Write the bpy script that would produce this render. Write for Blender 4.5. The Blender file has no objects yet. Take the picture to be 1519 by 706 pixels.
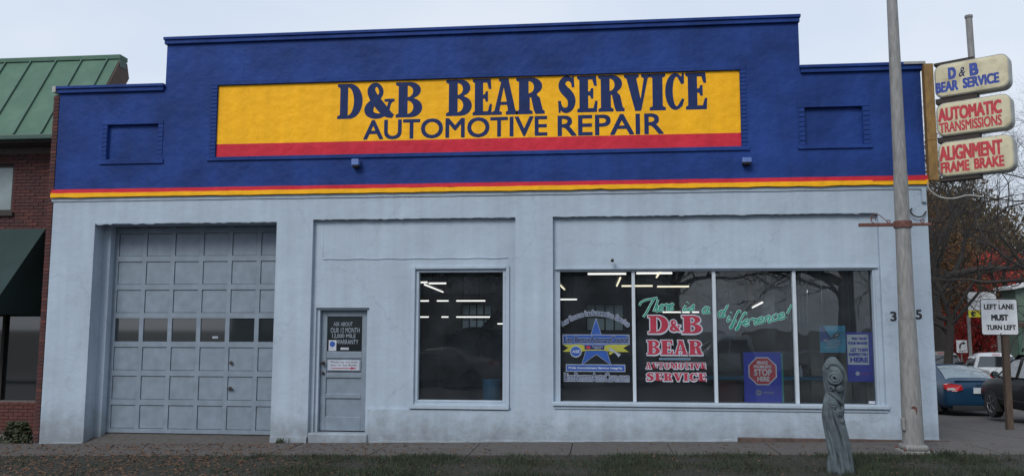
import bpy, math, random
import numpy as np
from mathutils import Vector, Matrix
from mathutils.geometry import tessellate_polygon
random.seed(7); RNG = np.random.default_rng(7)
scene = bpy.context.scene; COL = scene.collection
R = math.radians; PI = math.pi

# ------------------------------------------------------------------ camera, world, sun, exposure
cam_d = bpy.data.cameras.new('camera'); cam = bpy.data.objects.new('camera', cam_d); COL.objects.link(cam)
cam_d.sensor_fit = 'HORIZONTAL'; cam_d.sensor_width = 36; cam_d.lens = 36*1250/1519
cam_d.clip_start = 0.05; cam_d.clip_end = 3000
rx, ux, fx = ((.99442505,.10543051,.00179864), (.00954204,-.10696222,.9942173), (-.10501323,.98865742,.10737193))
cam.matrix_world = Matrix(((rx[0],ux[0],-fx[0],0),(rx[1],ux[1],-fx[1],-14.5),(rx[2],ux[2],-fx[2],1.6),(0,0,0,1)))
scene.camera = cam

SUN_EL, SUN_AZ = 42, 205      # azimuth measured clockwise from +Y
w = bpy.data.worlds.new('World'); scene.world = w; w.use_nodes = True
nt = w.node_tree; nt.nodes.clear()
out = nt.nodes.new('ShaderNodeOutputWorld'); bg = nt.nodes.new('ShaderNodeBackground'); bg.inputs[1].default_value = 0.1
sky = nt.nodes.new('ShaderNodeTexSky'); sky.sky_type = 'NISHITA'; sky.sun_disc = False
sky.sun_elevation = R(SUN_EL); sky.sun_rotation = R(SUN_AZ)
tc = nt.nodes.new('ShaderNodeTexCoord'); mp = nt.nodes.new('ShaderNodeMapping'); mp.inputs['Scale'].default_value = (1,1,2.5)
nz = nt.nodes.new('ShaderNodeTexNoise'); nz.inputs['Scale'].default_value = 1.6; nz.inputs['Detail'].default_value = 5
cr = nt.nodes.new('ShaderNodeValToRGB'); cr.color_ramp.elements[0].position = .35; cr.color_ramp.elements[1].position = .68
cr.color_ramp.elements[0].color = (4.45,5.4,6.65,1); cr.color_ramp.elements[1].color = (6.1,6.5,7.2,1)
mx = nt.nodes.new('ShaderNodeMixRGB'); mx.inputs[0].default_value = .9
L = nt.links.new
L(tc.outputs['Generated'], mp.inputs[0]); L(mp.outputs[0], nz.inputs['Vector']); L(nz.outputs[0], cr.inputs[0])
L(sky.outputs[0], mx.inputs[1]); L(cr.outputs[0], mx.inputs[2]); L(mx.outputs[0], bg.inputs[0]); L(bg.outputs[0], out.inputs[0])

sd = bpy.data.lights.new('sun','SUN'); sd.energy = 1.5; sd.angle = R(25); sd.color = (1,.97,.93)
so = bpy.data.objects.new('sun', sd); COL.objects.link(so)
sdir = Vector((math.sin(R(SUN_AZ))*math.cos(R(SUN_EL)), math.cos(R(SUN_AZ))*math.cos(R(SUN_EL)), math.sin(R(SUN_EL))))
so.rotation_euler = sdir.to_track_quat('Z','Y').to_euler(); so.location = (0,-20,30)

scene.view_settings.view_transform = 'Standard'; scene.view_settings.look = 'None'
scene.view_settings.exposure = 0.42; scene.view_settings.gamma = 1
scene.cycles.max_bounces = 8; scene.cycles.transparent_max_bounces = 16

# ------------------------------------------------------------------ materials
def srgb(r,g,b): return tuple(((c/255)/12.92 if c/255 <= .04045 else ((c/255+.055)/1.055)**2.4) for c in (r,g,b))
MATS = {}
def mat(name, col, rough=.7, noise=.12, nscale=6, bump=0, bscale=40, metal=0, spec=.5, dirt=None, dscale=1.2, dlo=.55, dhi=.75, stretch=(1,1,1), coat=0, emit=0, bdist=.01):
    """principled material: base colour with fine value noise, optional second 'dirt' colour in blotches, optional bump"""
    if name in MATS: return MATS[name]
    m = bpy.data.materials.new(name); m.use_nodes = True; n = m.node_tree.nodes; l = m.node_tree.links.new
    b = n['Principled BSDF']; b.inputs['Roughness'].default_value = rough; b.inputs['Metallic'].default_value = metal
    b.inputs['Specular IOR Level'].default_value = spec; b.inputs['Coat Weight'].default_value = coat
    tc = n.new('ShaderNodeTexCoord'); mp = n.new('ShaderNodeMapping'); mp.inputs['Scale'].default_value = stretch
    l(tc.outputs['Object'], mp.inputs[0])
    nz = n.new('ShaderNodeTexNoise'); nz.inputs['Scale'].default_value = nscale; nz.inputs['Detail'].default_value = 6
    l(mp.outputs[0], nz.inputs['Vector'])
    mr = n.new('ShaderNodeMapRange'); mr.inputs[1].default_value = .3; mr.inputs[2].default_value = .7
    mr.inputs[3].default_value = 1-noise; mr.inputs[4].default_value = 1+noise
    l(nz.outputs[0], mr.inputs[0])
    vm = n.new('ShaderNodeVectorMath'); vm.operation = 'SCALE'; vm.inputs[0].default_value = col[:3]
    l(mr.outputs[0], vm.inputs['Scale']); last = vm.outputs[0]
    if dirt:
        n2 = n.new('ShaderNodeTexNoise'); n2.inputs['Scale'].default_value = dscale; n2.inputs['Detail'].default_value = 8; n2.inputs['Roughness'].default_value = .65
        l(mp.outputs[0], n2.inputs['Vector'])
        m2 = n.new('ShaderNodeMapRange'); m2.inputs[1].default_value = dlo; m2.inputs[2].default_value = dhi
        l(n2.outputs[0], m2.inputs[0])
        mx = n.new('ShaderNodeMixRGB'); mx.inputs[2].default_value = (*dirt,1)
        l(m2.outputs[0], mx.inputs[0]); l(last, mx.inputs[1]); last = mx.outputs[0]
    l(last, b.inputs['Base Color'])
    if bump:
        n3 = n.new('ShaderNodeTexNoise'); n3.inputs['Scale'].default_value = bscale; n3.inputs['Detail'].default_value = 5
        l(mp.outputs[0], n3.inputs['Vector'])
        bp = n.new('ShaderNodeBump'); bp.inputs['Strength'].default_value = bump; bp.inputs['Distance'].default_value = bdist
        l(n3.outputs[0], bp.inputs['Height']); l(bp.outputs[0], b.inputs['Normal'])
    if emit:
        b.inputs['Emission Color'].default_value = (*col[:3],1); b.inputs['Emission Strength'].default_value = emit
    MATS[name] = m; return m

def wallmat(name, col, var=.08, relief=.042):
    """painted stucco over masonry: trowelled relief at two scales, faint chalking streaks"""
    m = mat(name, col, rough=.62, noise=var, nscale=1.1, bump=.55, bscale=5.5, spec=.16, bdist=relief)
    n = m.node_tree.nodes; l = m.node_tree.links.new
    b = n['Principled BSDF']; bp1 = [x for x in n if x.type == 'BUMP'][0]
    tcn = [x for x in n if x.type == 'TEX_COORD'][0]
    n4 = n.new('ShaderNodeTexNoise'); n4.inputs['Scale'].default_value = 60; n4.inputs['Detail'].default_value = 4
    l(tcn.outputs['Object'], n4.inputs['Vector'])
    bp2 = n.new('ShaderNodeBump'); bp2.inputs['Strength'].default_value = .35; bp2.inputs['Distance'].default_value = .004
    l(n4.outputs[0], bp2.inputs['Height']); l(bp1.outputs[0], bp2.inputs['Normal']); l(bp2.outputs[0], b.inputs['Normal'])
    # streaks running down the wall
    mp = n.new('ShaderNodeMapping'); mp.inputs['Scale'].default_value = (5,5,.35); l(tcn.outputs['Object'], mp.inputs[0])
    n5 = n.new('ShaderNodeTexNoise'); n5.inputs['Scale'].default_value = 1.3; n5.inputs['Detail'].default_value = 7
    l(mp.outputs[0], n5.inputs['Vector'])
    mr = n.new('ShaderNodeMapRange'); mr.inputs[1].default_value = .35; mr.inputs[2].default_value = .75; mr.inputs[3].default_value = 1.03; mr.inputs[4].default_value = .90
    l(n5.outputs[0], mr.inputs[0])
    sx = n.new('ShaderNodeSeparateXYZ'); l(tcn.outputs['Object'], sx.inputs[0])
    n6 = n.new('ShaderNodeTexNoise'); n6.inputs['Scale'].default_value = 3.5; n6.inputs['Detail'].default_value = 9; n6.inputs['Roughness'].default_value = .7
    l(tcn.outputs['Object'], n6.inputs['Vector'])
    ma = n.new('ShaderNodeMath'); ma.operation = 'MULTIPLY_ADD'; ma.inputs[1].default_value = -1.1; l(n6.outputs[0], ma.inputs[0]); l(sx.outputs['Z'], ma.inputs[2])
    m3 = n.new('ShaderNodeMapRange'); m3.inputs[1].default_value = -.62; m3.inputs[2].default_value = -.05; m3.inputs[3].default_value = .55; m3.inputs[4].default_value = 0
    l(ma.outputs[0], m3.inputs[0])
    # hairline cracks
    vo = n.new('ShaderNodeTexVoronoi'); vo.feature = 'DISTANCE_TO_EDGE'; vo.inputs['Scale'].default_value = .30
    mxv = n.new('ShaderNodeVectorMath'); mxv.operation = 'MULTIPLY_ADD'; mxv.inputs[1].default_value = (.5,.5,.5); l(n6.outputs['Color'], mxv.inputs[0]); l(tcn.outputs['Object'], mxv.inputs[2]); l(mxv.outputs[0], vo.inputs['Vector'])
    m4 = n.new('ShaderNodeMapRange'); m4.inputs[1].default_value = .0; m4.inputs[2].default_value = .004; m4.inputs[3].default_value = .84; m4.inputs[4].default_value = 1
    l(vo.outputs[0], m4.inputs[0])
    src = b.inputs['Base Color'].links[0].from_socket
    vm = n.new('ShaderNodeVectorMath'); vm.operation = 'SCALE'; l(src, vm.inputs[0]); mc = n.new('ShaderNodeMath'); mc.operation = 'MULTIPLY'; l(mr.outputs[0], mc.inputs[0]); l(m4.outputs[0], mc.inputs[1])
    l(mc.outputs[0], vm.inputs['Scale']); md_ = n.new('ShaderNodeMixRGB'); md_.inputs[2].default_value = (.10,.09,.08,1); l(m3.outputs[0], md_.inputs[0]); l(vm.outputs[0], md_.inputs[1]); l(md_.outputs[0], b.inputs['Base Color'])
    return m

def glassmat(name, tint=(.93,.96,.97), ior=1.5):
    m = bpy.data.materials.new(name); m.use_nodes = True; n = m.node_tree.nodes; l = m.node_tree.links.new
    n.clear(); o = n.new('ShaderNodeOutputMaterial'); mixs = n.new('ShaderNodeMixShader')
    t = n.new('ShaderNodeBsdfTransparent'); t.inputs[0].default_value = (*tint,1)
    g = n.new('ShaderNodeBsdfGlossy'); g.inputs['Roughness'].default_value = .01; g.inputs[0].default_value = (1,1,1,1)
    f = n.new('ShaderNodeFresnel'); f.inputs[0].default_value = ior
    tc = n.new('ShaderNodeTexCoord'); nz = n.new('ShaderNodeTexNoise'); nz.inputs['Scale'].default_value = 1.3
    bp = n.new('ShaderNodeBump'); bp.inputs['Strength'].default_value = .12; bp.inputs['Distance'].default_value = .02
    l(tc.outputs['Object'], nz.inputs['Vector']); l(nz.outputs[0], bp.inputs['Height']); l(bp.outputs[0], g.inputs['Normal'])
    l(f.outputs[0], mixs.inputs[0]); l(t.outputs[0], mixs.inputs[1]); l(g.outputs[0], mixs.inputs[2]); df = n.new('ShaderNodeBsdfDiffuse'); df.inputs[0].default_value = (.42,.50,.58,1)     # dust film whose bluish colour lays a painted haze over the dark panes
    nd = n.new('ShaderNodeTexNoise'); nd.inputs['Scale'].default_value = 2.2; nd.inputs['Detail'].default_value = 8; l(tc.outputs['Object'], nd.inputs['Vector'])
    md2 = n.new('ShaderNodeMapRange'); md2.inputs[1].default_value = .3; md2.inputs[2].default_value = .75; md2.inputs[3].default_value = .015; md2.inputs[4].default_value = .05; l(nd.outputs[0], md2.inputs[0])
    mix2 = n.new('ShaderNodeMixShader'); l(md2.outputs[0], mix2.inputs[0]); l(mixs.outputs[0], mix2.inputs[1]); l(df.outputs[0], mix2.inputs[2]); l(mix2.outputs[0], o.inputs[0])
    MATS[name] = m; return m

M = {}
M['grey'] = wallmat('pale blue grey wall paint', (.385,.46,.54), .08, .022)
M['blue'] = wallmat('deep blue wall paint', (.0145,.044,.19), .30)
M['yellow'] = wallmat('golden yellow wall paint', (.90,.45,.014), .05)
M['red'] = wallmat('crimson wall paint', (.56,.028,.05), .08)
M['ltblue'] = mat('faded blue paint', (.10,.17,.42), .6)
M['navyletter'] = mat('navy lettering paint', (.013,.028,.105), .6, spec=.16, noise=.15, nscale=9)
M['greydoor'] = mat('grey blue door paint', (.20,.245,.30), .5, bump=.1)
M['dark'] = mat('dark void', (.012,.012,.014), .9)
M['rubber'] = mat('black rubber', (.02,.02,.021), .8)
M['alum'] = mat('aluminium mullion', (.50,.56,.62), .45, metal=0, noise=.06)
M['concrete'] = mat('old concrete', (.082,.074,.070), .9, noise=.25, nscale=14, bump=.5, bscale=90, dirt=(.06,.052,.048), dscale=1.4)
M['asphalt'] = mat('worn asphalt', (.075,.068,.066), .9, noise=.35, nscale=60, bump=.6, bscale=150, dirt=(.12,.105,.095), dscale=.7)
M['soil'] = mat('dark soil and turf', (.024,.024,.018), .95, noise=.5, nscale=12, bump=1, bscale=40, dirt=(.045,.036,.028), dscale=2, bdist=.03)
M['earth'] = mat('ground', (.07,.066,.06), .95, noise=.3, nscale=2, dirt=(.05,.06,.035), dscale=.2)
M['polegalv'] = mat('weathered galvanised pole', (.225,.225,.22), .65, noise=.22, nscale=9, dirt=(.11,.10,.09), dscale=2.2, dlo=.56, dhi=.72, stretch=(3,3,.6), bump=.25, bscale=30)
M['ledge'] = mat('brown concrete ledge', (.085,.06,.052), .9, noise=.3, nscale=12)
M['rust'] = mat('rusted steel', (.13,.055,.045), .85, noise=.4, nscale=30, bump=.4)
M['brownsteel'] = mat('ochre brown painted steel', (.235,.135,.038), .6, noise=.3, nscale=8, dirt=(.10,.055,.025), dscale=3, stretch=(2,2,.7))
M['darksteel'] = mat('dark brown steel', (.03,.022,.018), .7)
M['cream'] = mat('yellowed cream plastic', (.58,.53,.36), .45, noise=.10, nscale=4, dirt=(.33,.27,.15), dscale=3.5, dlo=.50, dhi=.76)
M['rim'] = mat('grey plastic rim', (.33,.33,.30), .5, noise=.2, dirt=(.13,.11,.08), dscale=5)
M['signblue'] = mat('sign letters blue', (.028,.06,.30), .6, noise=.3, nscale=20)
M['signred'] = mat('sign letters red', (.46,.035,.05), .6, noise=.3, nscale=20)
M['white'] = mat('white paint', (.75,.76,.78), .5)
M['offwhite'] = mat('off white vinyl', (.44,.47,.54), .5)
M['black'] = mat('black paint', (.015,.015,.017), .5)
M['vred'] = mat('vinyl crimson', (.36,.026,.055), .5)
M['vgreen'] = mat('vinyl green', (.01,.24,.17), .5)
M['vpale'] = mat('vinyl pale mint', (.45,.66,.62), .5)
M['vblue'] = mat('vinyl blue', (.02,.08,.33), .5)
M['posterblue'] = mat('poster royal blue', (.03,.05,.58), .5, noise=.04)
M['vyellow'] = mat('vinyl yellow', (.36,.36,.05), .5)
M['vgrey'] = mat('vinyl grey', (.30,.34,.41), .5)
M['cyan'] = mat('poster cyan', (.06,.42,.62), .5, dirt=(.01,.10,.22), dscale=4, dlo=.4, dhi=.7)
M['pwhite'] = mat('poster white', (.82,.84,.86), .5)
M['pred'] = mat('poster red', (.72,.03,.05), .5)
M['teal'] = mat('teal edge', (.05,.35,.28), .5)
M['stone'] = mat('weathered carved stone', (.078,.102,.115), .8, noise=.3, nscale=8, bump=.35, bscale=45, dirt=(.04,.05,.05), dscale=3)
M['wood'] = mat('weathered timber', (.085,.058,.042), .85, noise=.35, nscale=6, stretch=(8,8,.7), bump=.5, bscale=20)
M['board'] = mat('bare wood plank', (.30,.17,.085), .8, noise=.2, nscale=5, stretch=(6,6,.8))
M['brick'] = None
M['mortar'] = mat('mortar', (.15,.13,.125), .95, noise=.2, nscale=30)
M['roofgreen'] = mat('green standing seam metal', (.07,.14,.10), .6, spec=.25, noise=.12, nscale=3, dirt=(.14,.22,.17), dscale=.9, dlo=.5, dhi=.9)
M['seam'] = mat('weathered seam green', (.05,.105,.08), .5)
M['roofdark'] = mat('dark green trim', (.03,.07,.055), .5)
M['brown'] = mat('brown siding', (.10,.062,.05), .8)
M['awning'] = mat('dark green awning canvas', (.014,.034,.034), .85, noise=.2, nscale=2)
M['soffit'] = mat('dark soffit board', (.05,.042,.04), .9)
M['frost'] = mat('clouded window film', (.22,.27,.28), .3, noise=.15, nscale=3)
M['grass'] = mat('grass', (.030,.043,.022), .9, noise=.5, nscale=5, dirt=(.05,.044,.028), dscale=1.4)
M['leaf_litter'] = mat('fallen leaves', (.10,.052,.03), .9, noise=.6, nscale=9, dirt=(.15,.09,.045), dscale=8)
M['bark'] = mat('dark bark', (.035,.03,.027), .95, noise=.4, nscale=12, bump=.6, stretch=(3,3,.6))
M['barkbrown'] = mat('brown bark', (.06,.045,.035), .95, noise=.4, nscale=12, bump=.6)
def leafmat(n, c, d): return mat(n, c, .8, noise=.45, nscale=2.2, dirt=d, dscale=1.1, dlo=.42, dhi=.62)
M['leafred'] = leafmat('scarlet maple leaves', (.55,.035,.04), (.75,.07,.05))
M['leafbrown'] = leafmat('brown olive leaves', (.085,.07,.03), (.14,.09,.035))
M['leaforange'] = leafmat('orange brown leaves', (.22,.105,.03), (.14,.08,.03))
M['leafdark'] = leafmat('dark evergreen leaves', (.03,.042,.018), (.05,.06,.025))
M['carblue'] = mat('dark blue car paint', (.010,.038,.080), .3, noise=.03, coat=.15, spec=.25)
M['carblack'] = mat('black car paint', (.008,.008,.009), .35, noise=.03, coat=.12, spec=.15)
M['cartan'] = mat('pewter car paint', (.20,.18,.155), .3, noise=.03, coat=1)
M['carwhite'] = mat('white car paint', (.62,.64,.66), .3, noise=.03, coat=1)
M['carglass'] = mat('tinted car glass', (.02,.025,.028), .04, noise=.02, spec=.9, coat=1)
M['palecarglass'] = mat('sky lit rear glass', (.10,.14,.155), .08, noise=.02, spec=1, coat=1)
M['taillight'] = mat('red tail lamp', (.45,.015,.02), .2, coat=1)
M['lamp'] = mat('clear lamp lens', (.5,.5,.5), .2)
M['chrome'] = mat('chrome', (.7,.7,.7), .2, metal=1)
M['rimmetal'] = mat('alloy rim', (.30,.31,.32), .35, metal=.6)
M['plate'] = mat('number plate', (.45,.50,.52), .5)
M['interior'] = mat('workshop wall', (.24,.24,.23), .9, noise=.3, nscale=.8)
M['ceiling'] = mat('workshop ceiling', (.22,.22,.22), .9, noise=.3, nscale=.8)
M['curtain'] = mat('pale vertical blind', (.26,.25,.21), .8, noise=.2, nscale=3)
M['lobbydark'] = mat('lobby shade grey', (.10,.095,.08), .85, noise=.3, nscale=2)
M['benchblue'] = mat('blue bench top', (.025,.14,.26), .5)
M['benchred'] = mat('maroon bench', (.10,.022,.022), .6)
M['greensiding'] = mat('grey green siding', (.125,.185,.145), .8, noise=.06)
M['fasciawhite'] = mat('white fascia', (.75,.76,.76), .6)
M['farbuilding'] = mat('far building', (.10,.115,.135), .9, noise=.2)
M['tube'] = mat('fluorescent tube', (1,.96,.90), .5, noise=0, emit=1.0)
M['tubewarm'] = mat('warm fluorescent tube', (1,.88,.66), .5, noise=0, emit=.95)
M['daypane'] = mat('grimy skylit pane', (.30,.33,.33), .6, noise=.2)
rp = bpy.data.materials.new('frosted rear pane'); rp.use_nodes = True; rp.node_tree.nodes.clear()
_o = rp.node_tree.nodes.new('ShaderNodeOutputMaterial'); _t = rp.node_tree.nodes.new('ShaderNodeBsdfTranslucent'); _t.inputs[0].default_value = (.45,.5,.5,1); rp.node_tree.links.new(_t.outputs[0], _o.inputs[0]); M['rearpane'] = rp
glassmat('window glass'); M['glass'] = MATS['window glass']
# bricks: colour varies from brick to brick
def brickmat(name, c1, c2, c3):
    m = mat(name, c1, .9, noise=.3, nscale=25, bump=.5, bscale=60)
    n = m.node_tree.nodes; l = m.node_tree.links.new; b = n['Principled BSDF']
    oi = n.new('ShaderNodeObjectInfo'); cr = n.new('ShaderNodeValToRGB'); cr.color_ramp.elements[0].color = (*c1,1); cr.color_ramp.elements[1].color = (*c3,1)
    e = cr.color_ramp.elements.new(.5); e.color = (*c2,1); l(oi.outputs['Random'], cr.inputs[0])
    vm = [x for x in n if x.type == 'VECT_MATH'][0]; l(cr.outputs[0], vm.inputs[0]); return m
M['brick'] = brickmat('red brick', (.085,.028,.026), (.058,.025,.026), (.115,.04,.033))
M['bluebrick'] = mat('blue painted brick', (.0145,.044,.19), .62, spec=.16, noise=.15, nscale=20, bump=.4, bscale=50)

# ------------------------------------------------------------------ helpers
ORG = {}
def root_of(o):
    while o.parent: o = o.parent
    return o
def setp(o, label=None, cat=None, group=None, kind=None):
    if label: o['label'] = label
    if cat: o['category'] = cat
    if group: o['group'] = group
    if kind: o['kind'] = kind
    return o
def thing(name, label, cat, loc=(0,0,0), group=None):
    o = bpy.data.objects.new(name, None); COL.objects.link(o); o.location = loc; o.empty_display_size = .2
    ORG[o] = Vector(loc); return setp(o, label, cat, group)
class MB:
    def __init__(s): s.v = []; s.f = []; s.m = []; s.k = 0
    def face(s, pts, mi=None):
        b = len(s.v); s.v.extend(tuple(p) for p in pts); s.f.append(tuple(range(b, b+len(pts)))); s.m.append(s.k if mi is None else mi)
    def box(s, x0,x1,y0,y1,z0,z1, mi=None):
        b = len(s.v); s.v += [(x0,y0,z0),(x1,y0,z0),(x1,y1,z0),(x0,y1,z0),(x0,y0,z1),(x1,y0,z1),(x1,y1,z1),(x0,y1,z1)]
        for q in ((0,3,2,1),(4,5,6,7),(0,1,5,4),(1,2,6,5),(2,3,7,6),(3,0,4,7)): s.f.append(tuple(b+i for i in q)); s.m.append(s.k if mi is None else mi)
        return s
    def obox(s, o, u, v, w_, mi=None):      # box spanned from corner o by three vectors
        o, u, v, w_ = map(Vector, (o,u,v,w_)); b = len(s.v)
        s.v += [tuple(p) for p in (o,o+u,o+u+v,o+v,o+w_,o+u+w_,o+u+v+w_,o+v+w_)]
        for q in ((0,3,2,1),(4,5,6,7),(0,1,5,4),(1,2,6,5),(2,3,7,6),(3,0,4,7)): s.f.append(tuple(b+i for i in q)); s.m.append(s.k if mi is None else mi)
        return s
    def tube(s, pts, rad, n=8, cap=True, mi=None):
        pts = [Vector(p) for p in pts]; N = len(pts)
        if not hasattr(rad,'__len__'): rad = [rad]*N
        b = len(s.v); up = None
        for i, p in enumerate(pts):
            t = (pts[min(i+1,N-1)] - pts[max(i-1,0)]).normalized()
            if up is None: up = t.orthogonal().normalized()
            up = (up - t*up.dot(t)); up = up.normalized() if up.length > 1e-6 else t.orthogonal().normalized()
            si = t.cross(up)
            for k in range(n):
                a = 2*PI*k/n; s.v.append(tuple(p + (up*math.cos(a)+si*math.sin(a))*rad[i]))
        for i in range(N-1):
            for k in range(n):
                s.f.append((b+i*n+k, b+i*n+(k+1)%n, b+(i+1)*n+(k+1)%n, b+(i+1)*n+k)); s.m.append(s.k if mi is None else mi)
        if cap:
            s.f.append(tuple(b+k for k in range(n))[::-1]); s.m.append(s.k if mi is None else mi)
            s.f.append(tuple(b+(N-1)*n+k for k in range(n))); s.m.append(s.k if mi is None else mi)
        return s
    def lathe(s, c, axis, prof, n=20, mi=None):   # prof: (distance along axis, radius)
        axis = Vector(axis).normalized(); c = Vector(c)
        pts = [c+axis*a for a, r in prof]; b = len(s.v); u = axis.orthogonal().normalized(); v = axis.cross(u)
        for (a, r), p in zip(prof, pts):
            for k in range(n): t = 2*PI*k/n; s.v.append(tuple(p+(u*math.cos(t)+v*math.sin(t))*r))
        for i in range(len(prof)-1):
            for k in range(n): s.f.append((b+i*n+k, b+i*n+(k+1)%n, b+(i+1)*n+(k+1)%n, b+(i+1)*n+k)); s.m.append(s.k if mi is None else mi)
        return s
    def prism(s, poly, f0, f1, mi=None):   # poly of 2D points; f0,f1 map (a,b)->3D
        n = len(poly); b = len(s.v); s.v += [tuple(f0(*p)) for p in poly]+[tuple(f1(*p)) for p in poly]
        s.f.append(tuple(range(b,b+n))); s.f.append(tuple(range(b+2*n-1,b+n-1,-1))); s.m += [s.k if mi is None else mi]*2
        for i in range(n): s.f.append((b+i,b+n+i,b+n+(i+1)%n,b+(i+1)%n)); s.m.append(s.k if mi is None else mi)
        return s
    def build(s, name, mats, parent=None, smooth=False, bevel=0, subsurf=0, kind=None, fix=True):
        if not isinstance(mats,(list,tuple)): mats = [mats]
        me = bpy.data.meshes.new(name); off = ORG.get(root_of(parent), Vector((0,0,0))) if parent else Vector((0,0,0))
        v = np.array(s.v, dtype=float).reshape(-1,3) - np.array(off)
        me.from_pydata(v.tolist(), [], s.f); 
        for m in mats: me.materials.append(m)
        if any(s.m): me.polygons.foreach_set('material_index', s.m)
        if fix and len(s.f) < 60000:
            import bmesh
            bm = bmesh.new(); bm.from_mesh(me); bmesh.ops.remove_doubles(bm, verts=bm.verts, dist=1e-5)
            bmesh.ops.recalc_face_normals(bm, faces=bm.faces); bm.to_mesh(me); bm.free()
        if smooth: me.polygons.foreach_set('use_smooth', [True]*len(me.polygons))
        me.update(); o = bpy.data.objects.new(name, me); COL.objects.link(o)
        if parent: o.parent = parent
        if bevel:
            md = o.modifiers.new('bevel','BEVEL'); md.width = bevel; md.segments = 2; md.limit_method = 'ANGLE'; md.angle_limit = R(40)
        if subsurf:
            md = o.modifiers.new('sub','SUBSURF'); md.levels = subsurf; md.render_levels = subsurf
        if kind: o['kind'] = kind
        return o
def bx(name, x0,x1,y0,y1,z0,z1, m, parent=None, bevel=0):
    return MB().box(x0,x1,y0,y1,z0,z1).build(name, m, parent, bevel=bevel)
def copy_tree(o, parent=None):
    c = o.copy(); COL.objects.link(c)
    if parent: c.parent = parent
    for ch in o.children: copy_tree(ch, c)
    return c
def shared(name, me, parent, loc, rot=None, scale=None):
    o = bpy.data.objects.new(name, me); COL.objects.link(o); o.parent = parent
    o.location = Vector(loc) - ORG.get(root_of(parent), Vector((0,0,0)))
    if rot: o.rotation_euler = rot
    if scale: o.scale = scale
    return o

# ---- flat lettering: builtin font
_tc = {}
def tgeo(txt, off=0.0, shear=0.0):
    k = (txt, off, shear)
    if k in _tc: return _tc[k]
    cu = bpy.data.curves.new('t','FONT'); cu.body = txt; cu.offset = off; cu.shear = shear; cu.resolution_u = 4
    o = bpy.data.objects.new('t', cu); COL.objects.link(o)
    dg = bpy.context.evaluated_depsgraph_get(); me = bpy.data.meshes.new_from_object(o.evaluated_get(dg))
    v = np.array([tuple(x.co) for x in me.vertices])[:,:2]; f = [tuple(p.vertices) for p in me.polygons]
    bpy.data.objects.remove(o); bpy.data.curves.remove(cu); bpy.data.meshes.remove(me)
    _tc[k] = (v, f); return _tc[k]
class Flat:
    """collects flat lettering in a plane: P(a,b,d) = o + u*a + v*b - n*d"""
    def __init__(s, o=(0,0,0), u=(1,0,0), v=(0,0,1), n=(0,-1,0)): s.o, s.u, s.v, s.n = map(Vector,(o,u,v,n)); s.mb = MB()
    def P(s, a, b, d=0): return s.o + s.u*a + s.v*b + s.n*d
    def raw(s, v, f, d=0, mi=0):
        b = len(s.mb.v); s.mb.v += [tuple(s.P(x,y,d)) for x,y in v]
        for q in f: s.mb.f.append(tuple(b+i for i in q)); s.mb.m.append(mi)
    def text(s, txt, x0,x1,z0,z1, off=0.0, shear=0.0, d=0, mi=0, ref=None, bold=0):
        if bold:      # heavier strokes: the same print laid over itself with small shifts
            b = bold
            for i,(dx,dz) in enumerate(((-b,-b),(b,-b),(-b,b),(b,b),(0,0),(-b,0),(b,0),(0,b),(0,-b))): s.text(txt, x0+b+dx, x1-b+dx, z0+b+dz, z1-b+dz, 0.0, shear, d+.00012*i, mi)
            return
        v, f = tgeo(txt, off, shear); v = v.copy()
        r = tgeo(txt, ref if ref is not None else off, shear)[0]
        lo, hi = r.min(0), r.max(0); v = (v-lo)/(hi-lo)*[x1-x0, z1-z0] + [x0, z0]; s.raw(v, f, d, mi)
    def poly(s, outer, holes=(), d=0, mi=0):
        loops = [[Vector((x,y,0)) for x,y in l] for l in [outer,*holes]]
        tris = tessellate_polygon(loops); v = [(p.x,p.y) for l in loops for p in l]; s.raw(v, tris, d, mi)
    def rect(s, x0,x1,z0,z1,d=0,mi=0): s.raw([(x0,z0),(x1,z0),(x1,z1),(x0,z1)], [(0,1,2,3)], d, mi)
    def ribbon(s, pts, d=0, mi=0, w=None, grow=0, sub=5, tr=lambda x,y:(x,y), dd=.0008):
        P = catmull(pts, sub); N = len(P); vs = []
        for i in range(N):
            a = P[max(i-1,0)]; b = P[min(i+1,N-1)]; tx, ty = b[0]-a[0], b[1]-a[1]; l = math.hypot(tx,ty) or 1
            hw = (P[i][2] if w is None else w)+grow; vs.append(((P[i][0]-ty/l*hw, P[i][1]+tx/l*hw),(P[i][0]+ty/l*hw, P[i][1]-tx/l*hw)))
        if grow:    # lengthen the ends of an outline
            for idx, nb in ((0,1),(-1,-2)):
                dx, dy = P[idx][0]-P[nb][0], P[idx][1]-P[nb][1]; l = math.hypot(dx,dy) or 1
                vs[idx] = tuple((x+dx/l*grow, y+dy/l*grow) for x,y in vs[idx])
        b = len(s.mb.v)
        for i,(p,q) in enumerate(vs):
            k = d + dd*i/N; s.mb.v += [tuple(s.P(*tr(*p),k)), tuple(s.P(*tr(*q),k))]
        for i in range(N-1): s.mb.f.append((b+2*i,b+2*i+1,b+2*i+3,b+2*i+2)); s.mb.m.append(mi)
    def build(s, name, mats, parent, kind=None): return s.mb.build(name, mats, parent, fix=False, kind=kind)
def catmull(pts, sub=5):
    pts = [np.array(p, float) for p in pts]; o = []
    if len(pts) == 2: return [tuple(pts[0]), tuple(pts[1])]
    P = [2*pts[0]-pts[1]]+pts+[2*pts[-1]-pts[-2]]
    for i in range(1, len(P)-2):
        for k in range(sub):
            t = k/sub; a,b,c,d = P[i-1],P[i],P[i+1],P[i+2]
            o.append(tuple(.5*((2*b)+(-a+c)*t+(2*a-5*b+4*c-d)*t*t+(-a+3*b-3*c+d)*t**3)))
    o.append(tuple(P[-2])); return o
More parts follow.
